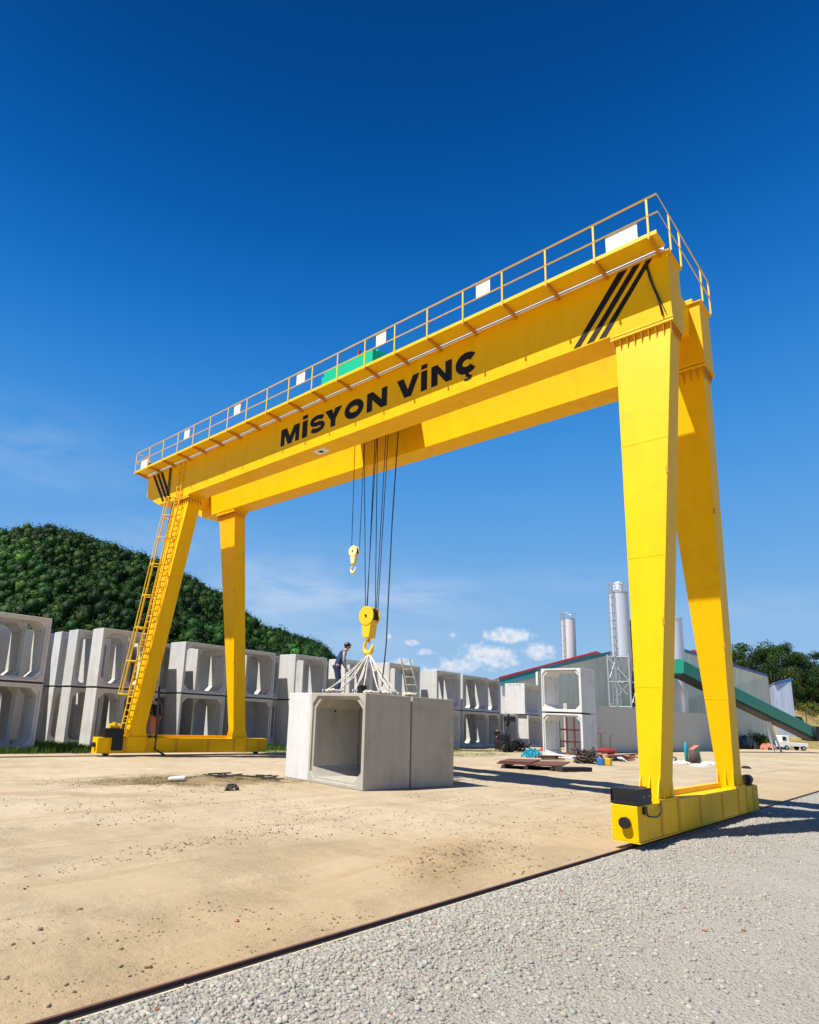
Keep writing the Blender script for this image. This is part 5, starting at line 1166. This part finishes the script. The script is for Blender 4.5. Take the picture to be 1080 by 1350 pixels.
# ------------------------------------------------------------------ vegetation
def leaf_cloud(centers, radii, per, size, colf, squash=.85, seed=1, shell=.55, wild=.55):
    """leaf quads over ellipsoid shells; returns V,F,tint"""
    rg = np.random.default_rng(seed); n = len(centers); N = n*per
    d = rg.normal(size=(N, 3)); d /= np.linalg.norm(d, axis=1, keepdims=True)
    lob = 1+.22*np.sin(d[:, 0]*5+np.repeat(rg.uniform(0, 6, n), per))*np.cos(d[:, 1]*4+np.repeat(rg.uniform(0, 6, n), per))
    rr = (shell+(1-shell)*rg.random(N)**.5)*lob
    c = np.repeat(centers, per, 0); ra = np.repeat(radii, per)
    p_ = c+d*(ra*rr)[:, None]*np.array([1, 1, squash])
    nr = d+rg.normal(0, wild, (N, 3)); nr /= np.linalg.norm(nr, axis=1, keepdims=True)
    t1 = np.cross(nr, rg.normal(size=(N, 3))); t1 /= np.linalg.norm(t1, axis=1, keepdims=True)+1e-9; t2 = np.cross(nr, t1)
    s_ = (np.repeat(size, per) if hasattr(size, '__len__') else size)*rg.uniform(.6, 1.3, N)
    V = np.stack([p_+t1*s_[:, None], p_+t2*(s_*.6)[:, None], p_-t1*s_[:, None], p_-t2*(s_*.6)[:, None]], 1).reshape(-1, 3)
    F = np.arange(N*4).reshape(-1, 4)
    tint = np.repeat(np.repeat(colf, per, 0)*(1+rg.normal(0, .13, (N, 1))), 4, 0)
    return V, F, np.clip(tint, .003, .6)
def greens(n, seed, base=(.030, .075, .016), spread=.35):
    rg = np.random.default_rng(seed); b = np.array(base)[None]*np.exp(rg.normal(0, spread, (n, 1))); k = rg.random(n)
    b[:, 0] *= 1+.9*(k > .72); b[:, 1] *= 1+.25*(k > .72); return b
# wooded hill on the left
SIL = [(-700, 800), (-450, 742), (-200, 712), (0, 716), (30, 714), (60, 709), (100, 713), (140, 725), (180, 740), (210, 749), (250, 767), (290, 786), (330, 812), (350, 826), (380, 832), (420, 847), (445, 868), (462, 892), (500, 925)]
def sil(u): return np.interp(u, [a for a, _ in SIL], [b for _, b in SIL])
NU, NT = 120, 40; us = np.linspace(-700, 500, NU); ts = np.linspace(0, 1, NT)
def hill_pt(u, t_):
    D0, D1 = 95., 330.; d = ray(u, sil(u)); hr_ = Vector((d.x, d.y, 0)); Dd = D0+(D1-D0)*t_; top = CAMP+d*D1; z = max(top.z-7.5, 0)*(1-(1-t_)**1.7)
    q_ = CAMP+hr_*Dd; return (q_.x, q_.y, z)
HV = np.array([[hill_pt(u, t_) for u in us] for t_ in ts]); HV[..., 2] += (fbm(HV[..., 0], HV[..., 1], .03, 4, 31)*9)*np.clip(HV[..., 2]/15, 0, 1)*(1-.8*ts[:, None])-.5
back = HV[-1].copy()[None]+np.array([90, 90, 0]); back[..., 2] = -2; HVb = np.concatenate([HV, back]); 
ii = (np.arange(NT)[:, None]*NU+np.arange(NU-1)[None, :]).ravel()
M['hillsoil'] = mat('wooded_hill_floor', (.010, .024, .005), 1., spec=0., var=.3, vscale=.2, coords='World')
np_mesh('wooded_hill_terrain', HVb.reshape(-1, 3), np.stack([ii, ii+1, ii+NU+1, ii+NU], 1), M['hillsoil'], kind='structure', smooth=True)
rg = np.random.default_rng(5); cu = []; ct = []; Dd = 96.
while Dd < 332:
    st_ = 2.7+1.0*(Dd-96)/235; us_ = np.arange(-330, 498, st_/Dd*FPX*.93); us_ = us_+rg.uniform(0, us_[1]-us_[0]); cu.append(us_+rg.normal(0, .26*(us_[1]-us_[0]), len(us_))); ct.append(np.full(len(us_), (Dd-95)/235)+rg.normal(0, .0036, len(us_))); Dd += st_*.8
cu = np.concatenate(cu); ct = np.clip(np.concatenate(ct), 0, 1); k = rg.random(len(cu)) < .95; cu, ct = cu[k], ct[k]
fi = (cu+700)/1200*(NU-1); fj = ct*(NT-1); i0 = np.clip(fi.astype(int), 0, NU-2); j0 = np.clip(fj.astype(int), 0, NT-2); a_ = (fi-i0)[:, None]; b_ = (fj-j0)[:, None]
C_ = (HV[j0, i0]*(1-a_)+HV[j0, i0+1]*a_)*(1-b_)+(HV[j0+1, i0]*(1-a_)+HV[j0+1, i0+1]*a_)*b_
k = C_[:, 2] > -.4; C_ = C_[k]; ctk = ct[k]; n = len(C_)
rad = rg.uniform(1.05, 2.2, n)*(.95+.35*ctk); C_[:, 2] += rad*rg.uniform(.2, 1.3, n)
pc = np.clip(fbm(C_[:, 0], C_[:, 1], .035, 3, 41)*1.4+.5, 0, 1)[:, None]
col = greens(n, 6, (.012, .040, .006), .45)*(.5+.85*pc)
V, F, T_ = leaf_cloud(C_, rad, 80, rad*.15, col, squash=1.4, seed=8, shell=.6, wild=.5)
pr = ICO[None]*(1+rg.uniform(-.15, .15, (n, 12, 1)))*(rad*.74)[:, None, None]*np.array([1, 1, 1.35])+C_[:, None, :]
cores = (ICF[None]+(np.arange(n)*12)[:, None, None]).reshape(-1, 3)+len(V)
F = np.concatenate([F, np.concatenate([cores, cores[:, 2:3]*0-1], 1)[:0]])
V2 = np.concatenate([V, pr.reshape(-1, 3)]); T2 = np.concatenate([T_, np.repeat(col, 12, 0)])
def mixed_mesh(name, V, F4, F3, m, tint):
    me = bpy.data.meshes.new(name); me.vertices.add(len(V)); me.vertices.foreach_set('co', V.astype(np.float32).ravel())
    li = np.concatenate([F4.ravel(), F3.ravel()]).astype(np.int32); me.loops.add(len(li)); me.loops.foreach_set('vertex_index', li)
    me.polygons.add(len(F4)+len(F3)); ls = np.concatenate([np.arange(len(F4))*4, len(F4)*4+np.arange(len(F3))*3]).astype(np.int32); me.polygons.foreach_set('loop_start', ls)
    me.polygons.foreach_set('loop_total', np.concatenate([np.full(len(F4), 4), np.full(len(F3), 3)]).astype(np.int32)); me.update(calc_edges=True)
    a = me.color_attributes.new('tint', 'FLOAT_COLOR', 'POINT'); c = np.ones((len(V), 4), np.float32); c[:, :3] = tint; a.data.foreach_set('color', c.ravel()); me.materials.append(m)
    o = bpy.data.objects.new(name, me); COL.objects.link(o); o['kind'] = 'stuff'; return o
o = mixed_mesh('wooded_hill_forest', V2, F, cores, M['leaf'], T2); tag(o, 'dense dark green forest covering the hill on the left', 'forest')
# dry hillside on the right with individual trees
def rhill(u, t_):
    D0, D1 = 118., 190.; Dd = D0+(D1-D0)*t_; sv = np.interp(u, [930, 960, 1010, 1045, 1080, 1200, 1500], [960, 893, 884, 890, 912, 925, 930]); d = ray(u, sv); q_ = CAMP+Vector((d.x, d.y, 0))*Dd; z = max((CAMP+d*D1).z, 0)*(1-(1-t_)**1.6); return (q_.x, q_.y, z)
NU2 = 60; us2 = np.linspace(930, 1500, NU2); HV2 = np.array([[rhill(u, t_) for u in us2] for t_ in np.linspace(0, 1, 24)]); HV2[..., 2] += fbm(HV2[..., 0], HV2[..., 1], .1, 4, 51)*2*np.clip(HV2[..., 2]/4, 0, 1)-.2
bk = HV2[-1].copy()[None]+np.array([60, 30, 0]); bk[..., 2] = -2; HV2b = np.concatenate([HV2, bk]); ii = (np.arange(24)[:, None]*NU2+np.arange(NU2-1)[None, :]).ravel()
M['drygrass'] = mat('dry_grass_slope', (.26, .19, .065), .95, var=.35, vscale=.5, var2=.2, v2scale=2, stain=(.07, .10, .02), stain_amt=.7, stain_scale=.6, coords='World')
np_mesh('dry_hillside', HV2b.reshape(-1, 3), np.stack([ii, ii+1, ii+NU2+1, ii+NU2], 1), M['drygrass'], kind='structure', smooth=True)
rg = np.random.default_rng(15); n = 420; jj = rg.integers(0, 22, n); kk = rg.integers(0, NU2, n); C_ = HV2[jj, kk]+rg.normal(0, .7, (n, 3))*np.array([1, 1, 0]); rad = rg.uniform(.25, .9, n); C_[:, 2] += rad*.2
col = np.where((rg.random(n) < .5)[:, None], np.array([[.20, .17, .05]]), np.array([[.06, .10, .02]]))*np.exp(rg.normal(0, .2, (n, 1)))
V, F, T_ = leaf_cloud(C_, rad, 40, .16, col, squash=.6, seed=18); o = np_mesh('hillside_scrub', V, F, M['leaf'], tint=T_, kind='stuff'); tag(o, 'dry tufts and low scrub over the yellow slope on the right', 'scrub')
def tree(u, vtop, D, wpx, label, seed, base=(.026, .062, .015), zb=None, loose=.5):
    topp = at(u, vtop, D=D); zb_ = 0. if zb is None else zb; H = topp.z-zb_; r = wpx*D/FPX/2; t = empty('tree', (topp.x, topp.y, zb_), label, 'tree', 'trees above the dry slope')
    m = MB(); rg = np.random.default_rng(seed); x, y = topp.x, topp.y
    m.tube([(x, y, zb_-.3), (x+.1, y, zb_+H*.4), (x+.2, y+.1, zb_+H*.85)], [.035*H, .024*H, .006*H], 8)
    for i in range(7):
        an = rg.uniform(0, 6.28); z = zb_+H*rg.uniform(.25, .75); m.tube([(x+.1, y, z), (x+math.cos(an)*r*.65, y+math.sin(an)*r*.65, z+H*.16)], [.012*H, .004*H], 5)
    m.build('trunk', M['bark'], t)
    nC = 34; c = []; rd = []
    for i in range(nC):
        f = rg.uniform(.08, .95); an = rg.uniform(0, 6.28); wr = r*math.sqrt(max(.02, 1-((f-.5)/.52)**2))*rg.uniform(.1, .95); c.append((x+math.cos(an)*wr, y+math.sin(an)*wr, zb_+H*f)); rd.append(r*rg.uniform(.30, .46))
    c = np.array(c)-np.array([topp.x, topp.y, zb_]); V, F, T_ = leaf_cloud(c, np.array(rd), 190, r*.05, greens(nC, seed, base, .25), seed=seed)
    np_mesh('crown', V, F, M['leaf'], tint=T_, parent=t)
for i, (u, vt, D, wd, lb) in enumerate(((975, 846, 150, 30, 'round dark tree right above the near rear crane leg'), (990, 858, 142, 26, 'mid green tree over the corrugated roof eave'), (1006, 843, 150, 34, 'tallest broad dark tree over the hall roof end'), (1022, 852, 146, 26, 'bushy tree left of the pale tipped one'),
                                        (1034, 845, 152, 28, 'dark tree with ragged top over the blue edged annex'), (1047, 858, 145, 26, 'low dark tree at the right edge group, left one'), (1058, 857, 150, 24, 'dark tree in the right edge group, middle one'), (1073, 858, 152, 22, 'slim feathery tree near the right photo edge'),
                                        (1066, 874, 144, 28, 'low bushy tree at the end of the dry slope'), (1088, 868, 146, 34, 'broad dark tree cut by the right photo edge'), (960, 852, 156, 26, 'dark tree partly behind the near rear crane leg'), (1015, 870, 138, 26, 'small green tree low over the eave'), (1040, 872, 139, 24, 'small green tree above the annex roof'))):
    d = ray(u, 890); gq = CAMP+d*D; zb = max(0, np.interp(u, [930, 960, 1010, 1045, 1080, 1500], [4, 12, 14, 13, 10, 8])*(.62+.38*(D-138)/18)-1)
    tree(u, vt+2, D, wd*1.35, lb, 60+i, base=(.022, .052, .013) if i % 3 else (.035, .075, .018), zb=zb)
# grass tufts: along the row, by the weeds patch, right of load
def grass(name, pts, h0, h1, col, label, seed):
    rg = np.random.default_rng(seed); n = len(pts); h = rg.uniform(h0, h1, n); an = rg.uniform(0, 6.28, n); w_ = h*.07; ln = rg.uniform(-.5, .5, (n, 2))*h[:, None]
    b = np.stack([np.cos(an)*w_, np.sin(an)*w_, 0*w_], 1); V = np.stack([pts-b, pts+b, pts+np.concatenate([ln, h[:, None]], 1)], 1).reshape(-1, 3); F = np.arange(3*n).reshape(-1, 3)
    T_ = np.repeat(np.array(col)[None]*np.exp(rg.normal(0, .3, (n, 1)))*(1+rg.normal(0, .1, (n, 3))), 3, 0); o = np_mesh(name, V, F, M['leaf'], tint=np.clip(T_, .01, .5), kind='stuff'); tag(o, label, 'grass')
rg = np.random.default_rng(33)
def strip(n, x0, x1, y0, y1, sx=.5): x = rg.uniform(x0, x1, n); y = rg.uniform(y0, y1, n); return np.stack([x, y, 0*x], 1)
P = np.concatenate([strip(7000, -6, 1.4, 24.6, 26.1), strip(12000, -1.2, 3.3, 25.6, 31), strip(5000, 3, 14, 25.5, 28.4), strip(3000, 10, 15, 24.0, 26), strip(5000, 15, 30, 23.5, 25)])
k = rg.random(len(P)) < np.clip(.6+1.6*fbm(P[:, 0], P[:, 1], .8, 3, 61), 0.05, 1); grass('row_grass', P[k], .10, .34, (.07, .13, .02), 'green grass growing at the foot of the culvert row', 34)
x = rg.normal(-.8, 2.2, 11000); y = 13.0-.2*(x+.8)+rg.normal(0, .75, 11000); P = np.stack([x, y, ground_h(x, y)], 1); k = (fbm(x, y, 1.1, 3, 71) > -.02) & ~((x > 2.3) & (y > 8)); grass('weed_patch', P[k], .02, .075, (.17, .155, .05), 'low dry weeds around the steel bars on the sand', 35)
P = np.concatenate([strip(6000, 24, 40, 21.5, 24.5), strip(2500, 20, 30, 18, 21)]); k = rg.random(len(P)) < np.clip(.3+2.2*fbm(P[:, 0], P[:, 1], .6, 3, 81), 0, 1); grass('yard_grass', P[k], .04, .16, (.11, .15, .04), 'thin green grass on the yard right of the load', 36)
for i, (u, v, r, lb) in enumerate(((990, 974, 2.0, 'yellow green bush in front of the hall'), (975, 978, 1.3, 'smaller bush beside the near rear crane leg'), (1003, 976, 1.5, 'bush left of the conveyor strut'), (1062, 936, 2.6, 'green bush on the foot of the dry slope'))):
    p_ = at(u, v, D=100 if i < 3 else 121); t = empty('bush', p_, lb, 'bush', 'bushes on the far side of the yard'); c = rg.normal(0, .4, (12, 3))*r*np.array([1, 1, .5]); V, F, T_ = leaf_cloud(c, np.full(12, r*.5), 90, .13, greens(12, 90+i, (.10, .13, .025), .2), seed=91+i); np_mesh('foliage', V, F, M['leaf'], tint=T_, parent=t)
    m = MB(); m.tube([(p_.x, p_.y, p_.z-r), (p_.x, p_.y, p_.z)], .08, 6); m.build('stem', M['bark'], t)
